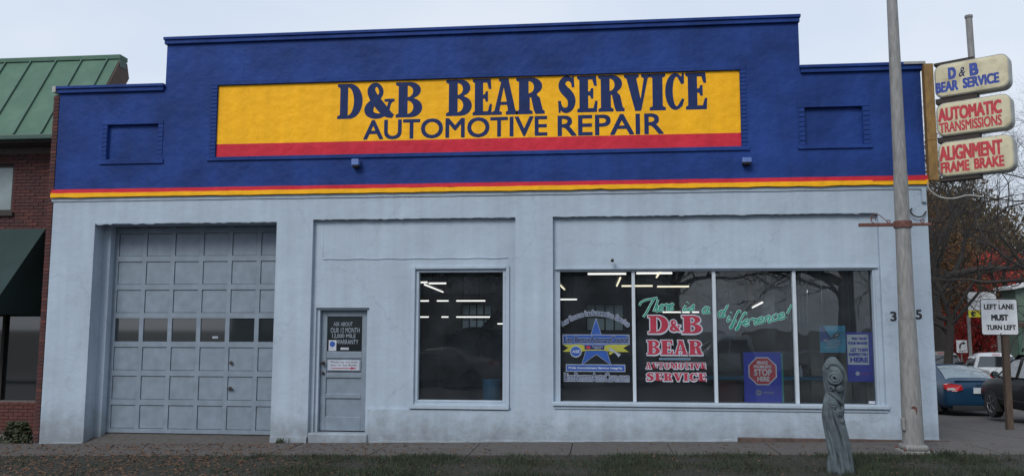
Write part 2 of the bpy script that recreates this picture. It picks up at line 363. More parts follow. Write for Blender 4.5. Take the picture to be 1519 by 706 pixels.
def arc(cx,cy,rx_,ry_,a0,a1,n=8): return [(cx+rx_*math.cos(R(a0+(a1-a0)*i/n)), cy+ry_*math.sin(R(a0+(a1-a0)*i/n))) for i in range(n+1)]
# ---- slab serif capitals, unit height: (width, outer, holes) or ribbons
SER = {}
SER['I'] = (.42, [[(0,0),(.42,0),(.42,.07),(.34,.11),(.34,.89),(.42,.93),(.42,1),(0,1),(0,.93),(.08,.89),(.08,.11),(0,.07)]], [])
SER['E'] = (.62, [[(0,0),(.60,0),(.62,.30),(.56,.30),(.50,.10),(.33,.10),(.33,.46),(.40,.45),(.43,.37),(.49,.37),(.49,.65),(.43,.65),(.40,.57),(.33,.56),(.33,.90),(.47,.90),(.53,.72),(.60,.72),(.58,1),(0,1),(0,.93),(.07,.89),(.07,.11),(0,.07)]], [])
SER['D'] = (.66, [[(0,0),(.33,0)]+arc(.33,.5,.33,.5,-82,82,14)+[(.33,1),(0,1),(0,.93),(.07,.89),(.07,.11),(0,.07)],
                  [(.27,.09),(.27,.91)]+arc(.27,.5,.17,.41,86,-86,12)], [])
SER['B'] = (.66, [[(0,0),(.36,0)]+arc(.38,.27,.28,.27,-85,75,9)+arc(.36,.77,.26,.23,-70,85,9)+[(.36,1),(0,1),(0,.93),(.07,.89),(.07,.11),(0,.07)],
                  [(.29,.09),(.29,.48)]+arc(.29,.285,.155,.195,84,-84,8), [(.29,.57),(.29,.91)]+arc(.29,.74,.145,.17,84,-84,8)], [])
SER['R'] = (.70, [[(0,0),(.40,0),(.40,.07),(.33,.11),(.33,.46),(.37,.46),(.44,.10),(.48,0),(.70,0),(.70,.07),(.65,.11),(.58,.44),(.50,.52)]+arc(.36,.76,.28,.24,-55,85,9)+[(.36,1),(0,1),(0,.93),(.07,.89),(.07,.11),(0,.07)],
                  [(.30,.56),(.30,.91)]+arc(.30,.735,.145,.175,84,-84,8)], [])
SER['A'] = (.70, [[(0,0),(.27,0),(.27,.07),(.20,.10),(.235,.27),(.42,.27),(.45,.11),(.39,.07),(.39,0),(.70,0),(.70,.07),(.64,.11),(.46,.93),(.46,1),(.20,1),(.20,.93),(.26,.90),(.08,.11),(0,.07)],
                  [(.24,.35),(.325,.76),(.415,.35)]], [])
SER['V'] = (.72, [[(.30,0),(.46,0),(.65,.89),(.72,.93),(.72,1),(.48,1),(.48,.93),(.55,.89),(.45,.32),(.33,.89),(.40,.93),(.40,1),(0,1),(0,.93),(.07,.89)]], [])
SER['C'] = (.62, [arc(.32,.5,.32,.5,62,298,22)+[(.54,.11),(.60,.28),(.54,.30)]+arc(.36,.5,.13,.41,-65,-295,16)+[(.52,.70),(.60,.72),(.60,1),(.55,1),(.52,.90)]], [])
SER['T'] = (.64, [[(.17,0),(.47,0),(.47,.07),(.40,.11),(.40,.90),(.50,.90),(.58,.70),(.64,.70),(.62,1),(.02,1),(0,.70),(.06,.70),(.14,.90),(.24,.90),(.24,.11),(.17,.07)]], [])
SER['O'] = (.68, [arc(.34,.5,.34,.5,0,345,23), arc(.34,.5,.14,.40,0,345,23)], [])
SER['U'] = (.70, [[(0,1),(0,.93),(.07,.89)]+arc(.35,.30,.28,.30,180,355,12)+[(.63,.89),(.70,.93),(.70,1),(.48,1),(.48,.93),(.56,.89)]+arc(.42,.30,.14,.20,0,-180,10)+[(.28,.89),(.35,.93),(.35,1)]], [])
SER['M'] = (.90, [[(0,0),(.26,0),(.26,.07),(.18,.11),(.18,.80),(.40,0),(.46,0),(.66,.80),(.66,.11),(.60,.07),(.60,0),(.90,0),(.90,.07),(.83,.11),(.83,.89),(.90,.93),(.90,1),(.64,1),(.48,.40),(.32,1),(0,1),(0,.93),(.08,.89),(.08,.11),(0,.07)]], [])
SER['S'] = (.62, [], [[(.52,.72,.03),(.51,.84,.05),(.42,.93,.065),(.29,.935,.075),(.18,.85,.10),(.165,.73,.125),(.24,.62,.13),(.36,.52,.135),(.46,.40,.13),(.48,.27,.125),(.44,.15,.10),(.34,.07,.075),(.22,.07,.065),(.12,.14,.05),(.08,.29,.03)],[(.53,1,.025),(.53,.70,.045)],[(.07,0,.025),(.07,.32,.045)]])
SER['&'] = (.76, [], [[(.68,.50,.06),(.64,.40,.035),(.58,.20,.045),(.45,.075,.06),(.28,.06,.08),(.15,.14,.10),(.13,.28,.11),(.20,.42,.09),(.34,.55,.06),(.42,.68,.05),(.42,.82,.05),(.34,.94,.05),(.24,.93,.07),(.18,.82,.09),(.22,.65,.11),(.33,.46,.12),(.47,.26,.12),(.60,.11,.10),(.73,.04,.05)],[(.52,.50,.035),(.76,.50,.035)]])
def offset_poly(p, e):
    n = len(p); a = sum(p[i][0]*p[(i+1)%n][1]-p[(i+1)%n][0]*p[i][1] for i in range(n)); sg = 1 if a > 0 else -1; o = []
    for i in range(n):
        x0,y0 = p[i-1]; x1,y1 = p[i]; x2,y2 = p[(i+1)%n]
        n1 = Vector((y1-y0, x0-x1)); n2 = Vector((y2-y1, x1-x2))
        n1 = n1.normalized() if n1.length > 1e-9 else n1; n2 = n2.normalized() if n2.length > 1e-9 else n2
        m_ = n1+n2; l = m_.length
        m_ = m_/l if l > 1e-6 else n1; k = 1/max(.6, (1+n1.dot(n2))/2)**.5
        o.append((x1+m_.x*e*sg*k, y1+m_.y*e*sg*k))
    return o
def serif(F, ch, x0, x1, z0, z1, d=0, mi=0, grow=0):
    W, polys, ribs = SER[ch]; sx, sy = (x1-x0)/W, (z1-z0)
    tr = lambda a, b: (x0+a*sx, z0+b*sy)
    if polys:
        out_ = [tr(*p) for p in polys[0]]; holes = [[tr(*p) for p in h] for h in polys[1:]]
        if grow: out_ = offset_poly(out_, grow); holes = [offset_poly(h, -grow) for h in holes]
        F.poly(out_, holes, d, mi)
    for i, rb in enumerate(ribs): F.ribbon(rb, d+.001*i, mi, tr=tr, grow=grow/sy if grow else 0)
def serif_word(F, txt, x0, x1, z0, z1, gap=.05, space=.3, **k):
    tot = sum((SER[c][0] if c != ' ' else space)+gap for c in txt)-gap; s_ = (x1-x0)/tot; x = x0
    for c in txt:
        wd = (SER[c][0] if c != ' ' else space)*s_
        if c != ' ': serif(F, c, x, x+wd, z0, z1, **k)
        x += wd+gap*s_

# ------------------------------------------------------------------ terrain
_ys = [0,2.9,4.0,4.12,8.5,10.5,24,60,200]; _zs = [0,-.13,-.17,-.30,-.58,-.66,-1.12,-1.6,-1.6]
def zg(x, y):
    b = -.285+.0185*min(max(x,-16),9)
    if y >= 0: return b+float(np.interp(y,_ys,_zs))
    if y > -4.9: return b
    return b-.14
def sheet(name, xs, ys, dz, m, parent=None, kind='structure', zf=zg, skirt=0):
    mb = MB(); nx, ny = len(xs), len(ys)
    mb.v = [(x,y,zf(x,y)+dz) for y in ys for x in xs]
    mb.f = [(j*nx+i, j*nx+i+1, (j+1)*nx+i+1, (j+1)*nx+i) for j in range(ny-1) for i in range(nx-1)]; mb.m = [0]*len(mb.f)
    return mb.build(name, m, parent, kind=kind if not parent else None)
xsg = [-900,-200,-60,-16]+list(np.arange(-14,9.1,1.0))+[9,12,20,40,100,900]; xsg = sorted(set(float(x) for x in xsg))
sheet('ground', xsg, [-900,-200,-60,-20,-10,-4.92,-4.88,-3,-1.6,-1e-6,2.9,4,4.12,8.5,10.5,24,60,200,900], -.03, M['earth'])
sheet('road', xsg[1:-1], [-15.5,-14,-9,-5.02], .0, M['asphalt'])
sheet('side_road', [8.3,9,12,20,40,80], [4.2,8.5,10.5,24,60,150], -.005, M['asphalt'])
sheet('parking_lot_asphalt', [5.45,6.5,8.3], [4.2,8.5,10.5,24,60], -.008, M['asphalt'])
# kerbs: real steps
mb = MB()
for i in range(-20, 12):
    x0, x1 = i*1.5+.004, i*1.5+1.496; z = zg((x0+x1)/2,-3)
    mb.obox((x0,-4.98,z-.3),(x1-x0,0,.0185*1.49),(0,.16,0),(0,0,.305))
mb.build('kerb', M['concrete'], kind='structure', bevel=.015)
# verge: soil sheet + grass blades + fallen leaves
ys_v = [-4.82,-4,-3,-2.2,-1.52]
xs_v = list(np.arange(-30,16.1,1.0))
sheet('verge', xs_v, ys_v, .012, M['soil'])
bx_back = sheet('opposite_pavement', xsg[1:-1], [-21,-18,-15.6], .12, M['concrete'])

def vzg(x, y): return -.285+.0185*np.clip(x,-16,9)
def field(name, N, xr, yr, m, hfun, wfun, dens=None, flat=False, tilt=.35, dz=.012, label=None):
    x = RNG.uniform(*xr, N*3); y = RNG.uniform(*yr, N*3)
    p = dens(x,y) if dens else np.ones_like(x); k = RNG.random(N*3) < p; x, y = x[k][:N], y[k][:N]; n = len(x)
    a = RNG.uniform(0, 2*PI, n); h = hfun(n); w_ = wfun(n); z = vzg(x,y)+dz
    dx, dy = np.cos(a)*w_, np.sin(a)*w_; lx, ly = RNG.normal(0,tilt,n)*h, RNG.normal(0,tilt,n)*h
    if not flat:
        V = np.empty((n,3,3)); V[:,0] = np.c_[x-dx,y-dy,z]; V[:,1] = np.c_[x+dx,y+dy,z]; V[:,2] = np.c_[x+lx,y+ly,z+h]; F = np.arange(n*3).reshape(n,3)
    else:
        t1, t2 = RNG.uniform(-.4,.4,n)*w_, RNG.uniform(-.4,.4,n)*w_; V = np.empty((n,4,3)); zz = z+.012
        V[:,0] = np.c_[x-dx,y-dy,zz+t1]; V[:,1] = np.c_[x+dy*.6,y-dx*.6,zz+t2]; V[:,2] = np.c_[x+dx,y+dy,zz-t1*.3+.01]; V[:,3] = np.c_[x-dy*.6,y+dx*.6,zz+t2*.5]
        F = np.arange(n*4).reshape(n,4)
    me = bpy.data.meshes.new(name); me.from_pydata(V.reshape(-1,3).tolist(), [], F.tolist()); me.materials.append(m)
    o = bpy.data.objects.new(name, me); COL.objects.link(o); o['kind'] = 'stuff'
    setp(o, label, name.replace('_',' ')); return o
gd = lambda x,y: np.clip(.35+.45*np.sin(x*1.3+y*2.1)*np.sin(x*.5-y*3)+.3*np.sin(x*4.1), .05, 1)*np.where((x>-9.6)&(x<-5.4), .12, 1)
field('grass', 62000, (-14,8), (-4.8,-1.5), M['grass'], lambda n: RNG.uniform(.03,.085,n), lambda n: RNG.uniform(.003,.007,n), gd, label='short patchy grass on the verge in front of the shop')
ld = lambda x,y: np.clip(np.exp(-((x+7.5)/3.2)**2)*1.0+.06+.10*(np.sin(x*2.3)*np.sin(y*3+x)>.4), 0, 1)
field('fallen_leaves', 5200, (-13,8), (-4.7,-.15), M['leaf_litter'], lambda n: np.full(n,.02), lambda n: RNG.uniform(.015,.04,n), ld, flat=True, label='dry brown leaves scattered thickest before the garage door')
# weeds along the wall foot
def weed(x, y, h, label, n=26, m='grass'):
    mb = MB(); z = zg(x,y)
    for i in range(n):
        a = random.uniform(0,2*PI); l = h*random.uniform(.5,1); w_ = .012
        bx_, by_ = x+random.gauss(0,.06), y+random.gauss(0,.03)
        tx, ty = bx_+math.cos(a)*l*.5, by_+math.sin(a)*l*.25
        mb.face([(bx_-w_,by_,z),(bx_+w_,by_,z),(tx+w_*.7,ty,z+l*.7),(tx+math.cos(a)*l*.2,ty,z+l)])
    o = mb.build('weed', M[m], fix=False); setp(o, label, 'weed', 'weeds at the foot of the walls')

# sidewalk of slabs in front of the building and round the corner
sw = sheet('sidewalk', [-16,-12,-9.4,-5.7,0,5,9.0], [-1.5,-.7,-.001], -.012, M['soil'])
k = 0
x = -16.0
while x < 9.0:
    w_ = 1.55; mbs = MB(); a, b2 = x+.006, min(x+w_,9.0)-.006
    t = random.uniform(-.004,.006)
    for (y0,y1) in ((-1.49,-.755),(-.745,-.012)):
        mbs = MB(); t = random.uniform(-.003,.006)
        mbs.obox((a,y0,zg(a,-1)-.08),(b2-a,0,zg(b2,-1)-zg(a,-1)),(0,y1-y0,0),(0,0,.095+t)); mbs.build('slab', M['concrete'], sw, bevel=.006)
    x += w_
mb = MB()
cs = sheet('corner_sidewalk', [5.44,6.5,8.16], [.002,1.0,2.0,2.9,3.95], -.012, M['soil'])
for i in range(2):
    for (y0,y1) in ((.01,1.3),(1.312,2.6),(2.612,3.94)):
        x0 = 5.45+i*1.36; mbs = MB(); a = zg(x0,y0); c_ = zg(x0,y1)
        mbs.obox((x0,y0,a-.08),(1.345,0,.024),(0,y1-y0,c_-a),(0,0,.094)); mbs.build('slab', M['concrete'], cs, bevel=.006)
mb = MB(); mb.obox((8.16,.0,zg(8.1,0)-.25),(.15,0,0),(0,3.95,-.17),(0,0,.262)); mb.obox((5.44,3.95,zg(5.4,3.95)-.3),(2.87,0,.05),(0,.15,0),(0,0,.31)); mb.build('side_kerb', M['concrete'], kind='structure', bevel=.015)

# ------------------------------------------------------------------ the shop building
SHOP = thing('auto_repair_shop', 'blue and grey painted auto repair shop with stepped parapet and yellow sign band', 'building', (-2.3,0,-.3))
def relief(name, xs, zs, dep, mats, midx, back, parent):
    mb = MB(); nx, nz_ = len(xs)-1, len(zs)-1
    D_ = [[dep((xs[i]+xs[i+1])/2, (zs[j]+zs[j+1])/2) for j in range(nz_)] for i in range(nx)]
    mi = lambda i,j: midx((xs[i]+xs[i+1])/2, (zs[j]+zs[j+1])/2)
    g = lambda i,j: D_[i][j] if 0 <= i < nx and 0 <= j < nz_ else None
    for i in range(nx):
        for j in range(nz_):
            d = D_[i][j]
            if d is None: continue
            x0,x1,z0,z1 = xs[i],xs[i+1],zs[j],zs[j+1]; m_ = mi(i,j)
            mb.face([(x0,d,z0),(x1,d,z0),(x1,d,z1),(x0,d,z1)], m_)
            mb.face([(x0,back,z0),(x0,back,z1),(x1,back,z1),(x1,back,z0)], m_)
            for (a,b_,p,q) in ((i-1,j,(x0,z0),(x0,z1)),(i+1,j,(x1,z1),(x1,z0)),(i,j-1,(x1,z0),(x0,z0)),(i,j+1,(x0,z1),(x1,z1))):
                e = g(a,b_); e2 = back if e is None else e
                if e2 > d: mb.face([(p[0],d,p[1]),(q[0],d,q[1]),(q[0],e2,q[1]),(p[0],e2,p[1])], m_)
    import bmesh
    return mb.build(name, mats, parent)
xs = sorted({-10.10,-9.26,-9.11,-8.12,-8.04,-7.12,-7.0,-5.79,-5.12,-5.05,-4.08,-4.06,-3.25,-1.66,-1.48,-.83,-.75,2.41,2.49,3.42,3.47,4.42,4.53,4.6,5.39,-9.2,-8.02,3.37,4.52})
zs = sorted({-2.0,-.2,.22,.34,.38,1.97,2.62,2.64,3.51,3.54,4.0,4.62,4.70,4.71,5.36,5.45,6.055,6.15,6.0,6.88})
def dep(x, z):
    if z > 6.0 and not (-8.02 < x < 3.42): return None
    if z > 3.51+.04:
        if -7.0 < x < 2.41 and 4.71 < z < 6.055: return .045
        if -9.11 < x < -8.12 and 4.70 < z < 5.36: return .06
        if 3.47 < x < 4.42 and 4.70 < z < 5.36: return .06
        return 0
    if -9.26 < x < -5.79 and z < 3.51: return None
    if -5.12 < x < -1.48 and z < 3.54:
        if -3.25 < x < -1.66 and .34 < z < 2.64: return None
        if -5.05 < x < -4.08 and -.2 < z < 1.97: return None
        if z < -.2: return .01
        if x > -4.06 and z < .22: return .02
        return .085
    if -.83 < x < 4.6 and .38 < z < 3.54:
        if -.75 < x < 4.53 and z < 2.62: return None
        return .085
    if -.75 < x < 4.53 and .34 < z < .38: return None
    return 0
def mix_(x, z):
    if z > 4.0:
        return 1
    return 0
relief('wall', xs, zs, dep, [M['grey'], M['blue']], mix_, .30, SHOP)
# painted sign field set in the recess (3 mm proud of the recess face)
sp = MB(); sp.box(-6.997,2.407,.03,.0447,4.955,6.052,0); sp.build('sign_field', M['yellow'], SHOP)
sp = MB(); sp.box(-6.997,2.407,.029,.0446,4.713,4.9545,0); sp.build('sign_stripe', M['red'], SHOP)
# moulding stripes
def wavy(name, z0, z1, y0, m, jag=.006, zx=lambda x: 0):
    """long moulding with slightly uneven edges"""
    mb = MB(); N = 90; X = np.linspace(-10.13,5.42,N); a = RNG.normal(0,jag,N); b_ = RNG.normal(0,jag*.5,N)
    for i in range(N-1):
        x0,x1 = X[i],X[i+1]
        mb.face([(x0,y0,z0+a[i]),(x1,y0,z0+a[i+1]),(x1,y0,z1+b_[i+1]),(x0,y0,z1+b_[i])])
        mb.face([(x0,.01,z0+a[i]),(x1,.01,z0+a[i+1]),(x1,y0,z0+a[i+1]),(x0,y0,z0+a[i])])
        mb.face([(x0,y0,z1+b_[i]),(x1,y0,z1+b_[i+1]),(x1,.01,z1+b_[i+1]),(x0,.01,z1+b_[i])])
    for i in (0,N-1): mb.face([(X[i],y0,z0+a[i]),(X[i],.01,z0+a[i]),(X[i],.01,z1+b_[i]),(X[i],y0,z1+b_[i])])
    return mb.build(name, m, SHOP)
wavy('red_moulding', 4.078, 4.15, -.05, M['red'], .003)
wavy('yellow_moulding', 4.0, 4.077, -.062, M['yellow'], .004)
wavy('moulding_foot', 3.93, 3.99, -.018, M['grey'], .002)
bx('moulding_chip', 4.52,5.36,-.066,-.0505,4.066,4.082, M['red'], SHOP)
# parapet caps
def cap(x0, x1, z, tag=0):
    mb = MB(); mb.box(x0-.05,x1+.05,-.075,.38,z-.055,z); mb.box(x0-.035,x1+.035,-.05,.36,z-.13,z-.0552); return mb.build('parapet_cap', M['blue'], SHOP, bevel=.008)
cap(-8.02,3.40,6.99); cap(-10.1,-8.075,6.11); cap(3.46,5.40,6.09)
bx('cap_end', -10.22,-10.152,-.07,.3,6.0,6.11, M['rim'], SHOP); bx('cap_end', 5.10,5.452,-.079,-.0755,6.045,6.088, M['rim'], SHOP)
# brick surrounds: header and sill bands smooth with paint, the sides laid as separate bricks
def surround(x0,x1,z0,z1, xi0,xi1,zi0,zi1, course):
    bx('sill_band', x0-.03,x1+.03,-.028,.02,z0,zi0, M['blue'], SHOP, bevel=.006)
    bx('head_band', x0,x1,-.012,.02,zi1,z1, M['blue'], SHOP, bevel=.006)
    n = int(round((zi1-zi0)/course)); h = (zi1-zi0)/n
    for (a,b_) in ((x0,xi0),(xi1,x1)):
        me = None
        for k in range(n):
            zc = zi0+h*(k+.5)
            if me is None:
                o = MB().box(-(b_-a)/2+.004,(b_-a)/2-.004,-.012,.02,-h/2+.006,h/2-.006).build('brick', M['bluebrick'], None, bevel=.004); me = o.data; o.parent = SHOP
                o.location = Vector(((a+b_)/2,0,zc))-ORG[SHOP]; md = o.modifiers[0]
            else:
                o = shared('brick', me, SHOP, ((a+b_)/2+random.uniform(-.002,.002),random.uniform(-.006,.004),zc))
surround(-7.12,2.51,4.64,6.15, -7.0,2.41,4.71,6.055, .072)
surround(-9.21,-8.02,4.615,5.435, -9.11,-8.12,4.70,5.36, .080)
surround(3.365,4.53,4.64,5.46, 3.47,4.42,4.70,5.36, .080)
# lettering painted on the sign field
F = Flat(o=(0,.0285,0)); zA, zB = 5.385, 6.035
for ch,a,b_ in zip('D&B', (-4.73,-4.24,-3.65), (-4.27,-3.68,-3.17)): serif(F, ch, a, b_, zA-.012, zB-.02, grow=.004)
F.build('lettering', M['navyletter'], SHOP); F = Flat(o=(0,.0285,0))
for ch,a,b_ in zip('BEAR', (-2.73,-2.25,-1.91,-1.47), (-2.27,-1.91,-1.45,-.97)): serif(F, ch, a, b_, zA-.008, zB, grow=.004)
F.build('lettering', M['navyletter'], SHOP); F = Flat(o=(0,.0285,0))
for ch,a,b_ in zip('SERVICE', (-.74,-.39,-.02,.43,.87,1.14,1.49), (-.42,-.04,.43,.88,1.14,1.47,1.85)): serif(F, ch, a, b_, zA, zB, grow=.004)
F.build('lettering', M['navyletter'], SHOP)
F = Flat(o=(0,.0285,0)); F.text('AUTOMOTIVE', -4.24,-.92,4.975,5.34, bold=.009); F.build('lettering', M['navyletter'], SHOP); F = Flat(o=(0,.0285,0)); F.text('REPAIR', -.74,1.10,4.965,5.335, bold=.009); F.build('lettering', M['navyletter'], SHOP)
# house numbers
F = Flat(o=(0,-.003,0)); F.text('3', 4.72,4.82,1.74,1.90, bold=.006); F.build('house_number', M['black'], SHOP)
F = Flat(o=(0,-.003,0)); F.text('5', 5.12,5.22,1.77,1.93, bold=.006); F.build('house_number', M['black'], SHOP)
# small brackets
for (x0,x1,z0,z1,lm) in ((-4.40,-4.27,4.44,4.60,0),(2.395,2.545,4.36,4.49,1)):
    o = MB().obox((x0,-.14,z0+.05),(x1-x0,0,0),(0,.13,0),(0,0,z1-z0-.05),0).build('light_bracket', M['ltblue'], SHOP, bevel=.006)
    MB().box(x0+.01,x1-.01,-.13,.0,z0+.02,z0+.049).build('bracket_socket', M['dark'], o)
# security fitting over the window and small hooks
mb = MB(); mb.lathe((.19,-.005,2.77),(0,-1,0),[(0,.03),(.02,.03),(.025,.015),(.06,.015)],10); mb.tube([(.19,-.06,2.77),(.19,-.10,2.76)],.028,10); mb.build('security_fitting', M['darksteel'], SHOP, smooth=True)
# ridge of old paint across the middle bay, joint at its left
mb = MB(); X = np.linspace(-4.95,-1.62,24)
for i in range(23): mb.obox((X[i],.072,2.83+.006*math.sin(i*1.7)),(X[i+1]-X[i],0,.006*(math.sin((i+1)*1.7)-math.sin(i*1.7))),(0,.014,0),(0,0,.012))
mb.build('plaster_ridge', M['grey'], SHOP)
bx('plaster_joint', -4.956,-4.945,.080,.086,2.86,3.50, M['grey'], SHOP)
# ragged edge of the garage and bay heads
def ragged(x0,x1,z,y,amp,n=60):
    mb = MB(); X = np.linspace(x0,x1,n); h = np.abs(RNG.normal(0,amp,n))
    for i in range(n-1):
        mb.face([(X[i],y,z-h[i]),(X[i+1],y,z-h[i+1]),(X[i+1],y,z+.004),(X[i],y,z+.004)]); mb.face([(X[i],y,z-h[i]),(X[i],y+.03,z-h[i]),(X[i+1],y+.03,z-h[i+1]),(X[i+1],y,z-h[i+1])])
    mb.build('ragged_edge', M['grey'], SHOP)
ragged(-5.12,-1.48,3.54,.003,.007); ragged(-.83,4.6,3.54,.003,.008,80); ragged(-9.26,-5.79,3.51,.004,.010)

# garage door: sections of recessed panels, one row of panes
GY = .45
gd_ = MB()
gx0, gx1, gz0, gz1 = -9.26,-5.79,-.30,3.60
cols = [-9.06+i*.540 for i in range(7)]; cols[-1] = -5.60      # column starts at door plane
rowh = .5285
mb = MB(); mb.box(gx0,gx1,GY+.035,GY+.06,gz0,gz1); door = mb.build('garage_door', M['greydoor'], SHOP)
rails = MB(); pane_rects = []; pan_rects = []
ctr = 1.6
for r in range(8):
    z0 = -.30+.03+r*rowh
    rails.box(gx0,gx1,GY,GY+.034,z0-.055 if r else -.30,z0+.045)
    for c in range(7):
        xa = -9.04+c*.557
        xb = xa+.475
        if xa > -5.9: continue
        xb = min(xb,-5.80)
        zb = min(z0+rowh-.055, gz1)
        if z0+.045 < zb: (pane_rects if r == 3 else pan_rects).append((xa,xb,z0+.045,zb))
for c in range(8):
    xa = -9.04+c*.557-.082
    if xa > -5.85: break
    for r in range(8):
        z0 = -.30+.03+r*rowh; rails.box(max(xa,gx0) if c else gx0,xa+.082,GY+.0005,GY+.034,z0+.0452,min(z0+rowh-.0552,gz1))
rails.build('door_rails', M['greydoor'], door)
for (a,b_,c,d) in pan_rects: MB().box(a+.004,b_-.004,GY+.018,GY+.0345,c+.004,d-.004).build('door_panel', M['greydoor'], door, bevel=.01)
for (a,b_,c,d) in pane_rects: MB().box(a+.004,b_-.004,GY+.020,GY+.0345,c+.004,d-.004).build('pane', M['carglass'], door)
F = Flat(o=(0,GY+.0175,0)); F.rect(-7.14,-7.03,1.42,1.46); F.build('sticker', M['vgrey'], door)
mb = MB(); mb.lathe((-6.75,GY-.002,.98),(0,-1,0),[(0,.03),(.02,.03),(.02,.0)],10); mb.build('door_lock', M['darksteel'], door); mb = MB(); mb.lathe((-6.75,GY-.002,.52),(0,-1,0),[(0,.03),(.02,.03),(.02,.0)],10); mb.box(-6.80,-6.70,GY-.03,GY-.004,.50,.52); mb.build('door_lock', M['darksteel'], door)
bx('garage_jamb', -9.262,-9.12,.302,.449,-.6,3.6, M['grey'], SHOP); bx('garage_jamb', -5.80,-5.60,.302,.449,-.6,3.6, M['grey'], SHOP); bx('garage_lintel', -9.119,-5.801,.302,.449,3.50,3.62, M['grey'], SHOP)
# sloped concrete apron into the bay
mb = MB(); mb.face([(-9.27,-.02,-.455),(-5.78,-.02,-.39),(-5.78,.52,-.305),(-9.27,.52,-.305)]); mb.face([(-9.27,-.02,-.455),(-9.27,-.02,-.9),(-5.78,-.02,-.9),(-5.78,-.02,-.39)]); mb.build('driveway_apron', M['concrete'], kind='structure')
# service door
dr = MB().box(-4.99,-4.13,.235,.262,-.185,1.93).build('service_door', M['greydoor'], SHOP)
fr = MB(); fr.box(-5.05,-4.991,.13,.262,-.2,1.97); fr.box(-4.129,-4.08,.13,.262,-.2,1.97); fr.box(-4.99,-4.13,.13,.262,1.932,1.97); fr.build('door_frame', M['grey'], dr)
rl = MB(); DX0,DX1 = -4.985,-4.135
rl.box(DX0,-4.88,.21,.2345,-.18,1.925); rl.box(-4.24,DX1,.21,.2345,-.18,1.925)
for (a,b_) in ((-.18,.06),(.38,.46),(.74,.82),(1.08,1.20),(1.82,1.925)): rl.box(-4.8795,-4.2405,.212,.2345,a,b_)
rl.build('door_rail', M['greydoor'], dr, bevel=.006)
MB().box(-4.875,-4.245,.224,.2342,1.205,1.815).build('pane', M['carglass'], dr)
F = Flat(o=(0,.2225,0))
for t,a,b_,c,d in (('ASK ABOUT',-4.77,-4.42,1.65,1.72),('OUR 12 MONTH',-4.82,-4.29,1.53,1.62),('12,000 MILE',-4.79,-4.36,1.43,1.51),('WARRANTY',-4.72,-4.31,1.33,1.41)): F.text(t,a,b_,c,d)
F.build('lettering', M['vgrey'], dr)
F = Flat(o=(0,.222,0)); F.rect(-4.85,-4.71,1.21,1.40,0,0); F.poly(arc(-4.78,1.33,.05,.05,0,345,20),(),.001,1); F.rect(-4.63,-4.48,1.23,1.27,0,0); F.build('sticker', [M['offwhite'],M['vblue']], dr)
MB().box(-4.87,-4.25,.203,.2115,.86,1.065).build('notice_board', M['greydoor'], dr)
F = Flat(o=(0,.2015,0)); F.rect(-4.845,-4.275,.875,1.05,0,2)
F.text('Please use entrance',-4.80,-4.31,1.0,1.035,d=.001,mi=0); F.text('door on Van Buren',-4.80,-4.33,.945,.985,d=.001,mi=0)
F.rect(-4.79,-4.43,.902,.914,.001,1); F.poly([(-4.43,.885),(-4.32,.908),(-4.43,.931)],(),.001,1); F.build('notice', [M['black'],M['vred'],M['offwhite']], dr)
mb = MB(); mb.lathe((-4.93,.212,1.0),(0,-1,0),[(0,.03),(.012,.03),(.012,.014),(.04,.014),(.045,.028),(.07,.03),(.08,.0)],14); mb.lathe((-4.93,.212,.82),(0,-1,0),[(0,.025),(.01,.025),(.03,.025),(.04,.0)],12); mb.build('door_knob', M['darksteel'], dr, smooth=True)
bx('door_step', -5.10,-4.05,-.03,.30,-.42,-.203, M['grey'], SHOP, bevel=.02)
# lumpy render along the wall foot
mb = MB()
def foot(x0,x1,z0fun,h,out_):
    n = int((x1-x0)/.12); X = np.linspace(x0,x1,n); hh = h+RNG.normal(0,.012,n); oo = out_+RNG.normal(0,.008,n)
    for i in range(n-1):
        a,b_ = X[i],X[i+1]; za, zb_ = zg(a,-.1)-.1, zg(b_,-.1)-.1
        mb.face([(a,-oo[i]-.02,za),(b_,-oo[i+1]-.02,zb_),(b_,-oo[i+1],zb_+.1+hh[i+1]),(a,-oo[i],za+.1+hh[i])])
        mb.face([(a,-oo[i],za+.1+hh[i]),(b_,-oo[i+1],zb_+.1+hh[i+1]),(b_,.001,zb_+.11+hh[i+1]),(a,.001,za+.11+hh[i])])
for a_ in ((-5.78,-5.12,None,.10,.04),(-4.0,5.38,None,.03,.035),(-10.1,-9.27,None,.02,.02)): mb = MB(); foot(*a_); mb.build('wall_foot', M['grey'], SHOP)
bx('foundation_ledge', 2.2,5.52,-.13,-.06,-.24,-.155, M['ledge'], SHOP, bevel=.01)

# left window
LW = MB(); LW.box(-3.249,-3.20,.10,.25,.341,2.639); LW.box(-1.71,-1.661,.10,.25,.341,2.639); LW.box(-3.1995,-1.7105,.10,.25,2.59,2.639); LW.box(-3.1995,-1.7105,.10,.25,.341,.375)
lw = LW.build('shop_window', M['grey'], SHOP, bevel=.006)
MB().box(-3.199,-1.711,.20,.206,.376,2.589).build('pane', M['glass'], lw)
mb = MB(); mb.box(-3.33,-1.59,-.01,.0845,.235,.305); mb.box(-3.33,-3.26,.055,.0848,.306,2.70); mb.box(-1.65,-1.59,.055,.0848,.306,2.70); mb.box(-3.259,-1.651,.05,.0848,2.645,2.70); mb.build('window_trim', M['grey'], SHOP, bevel=.008)
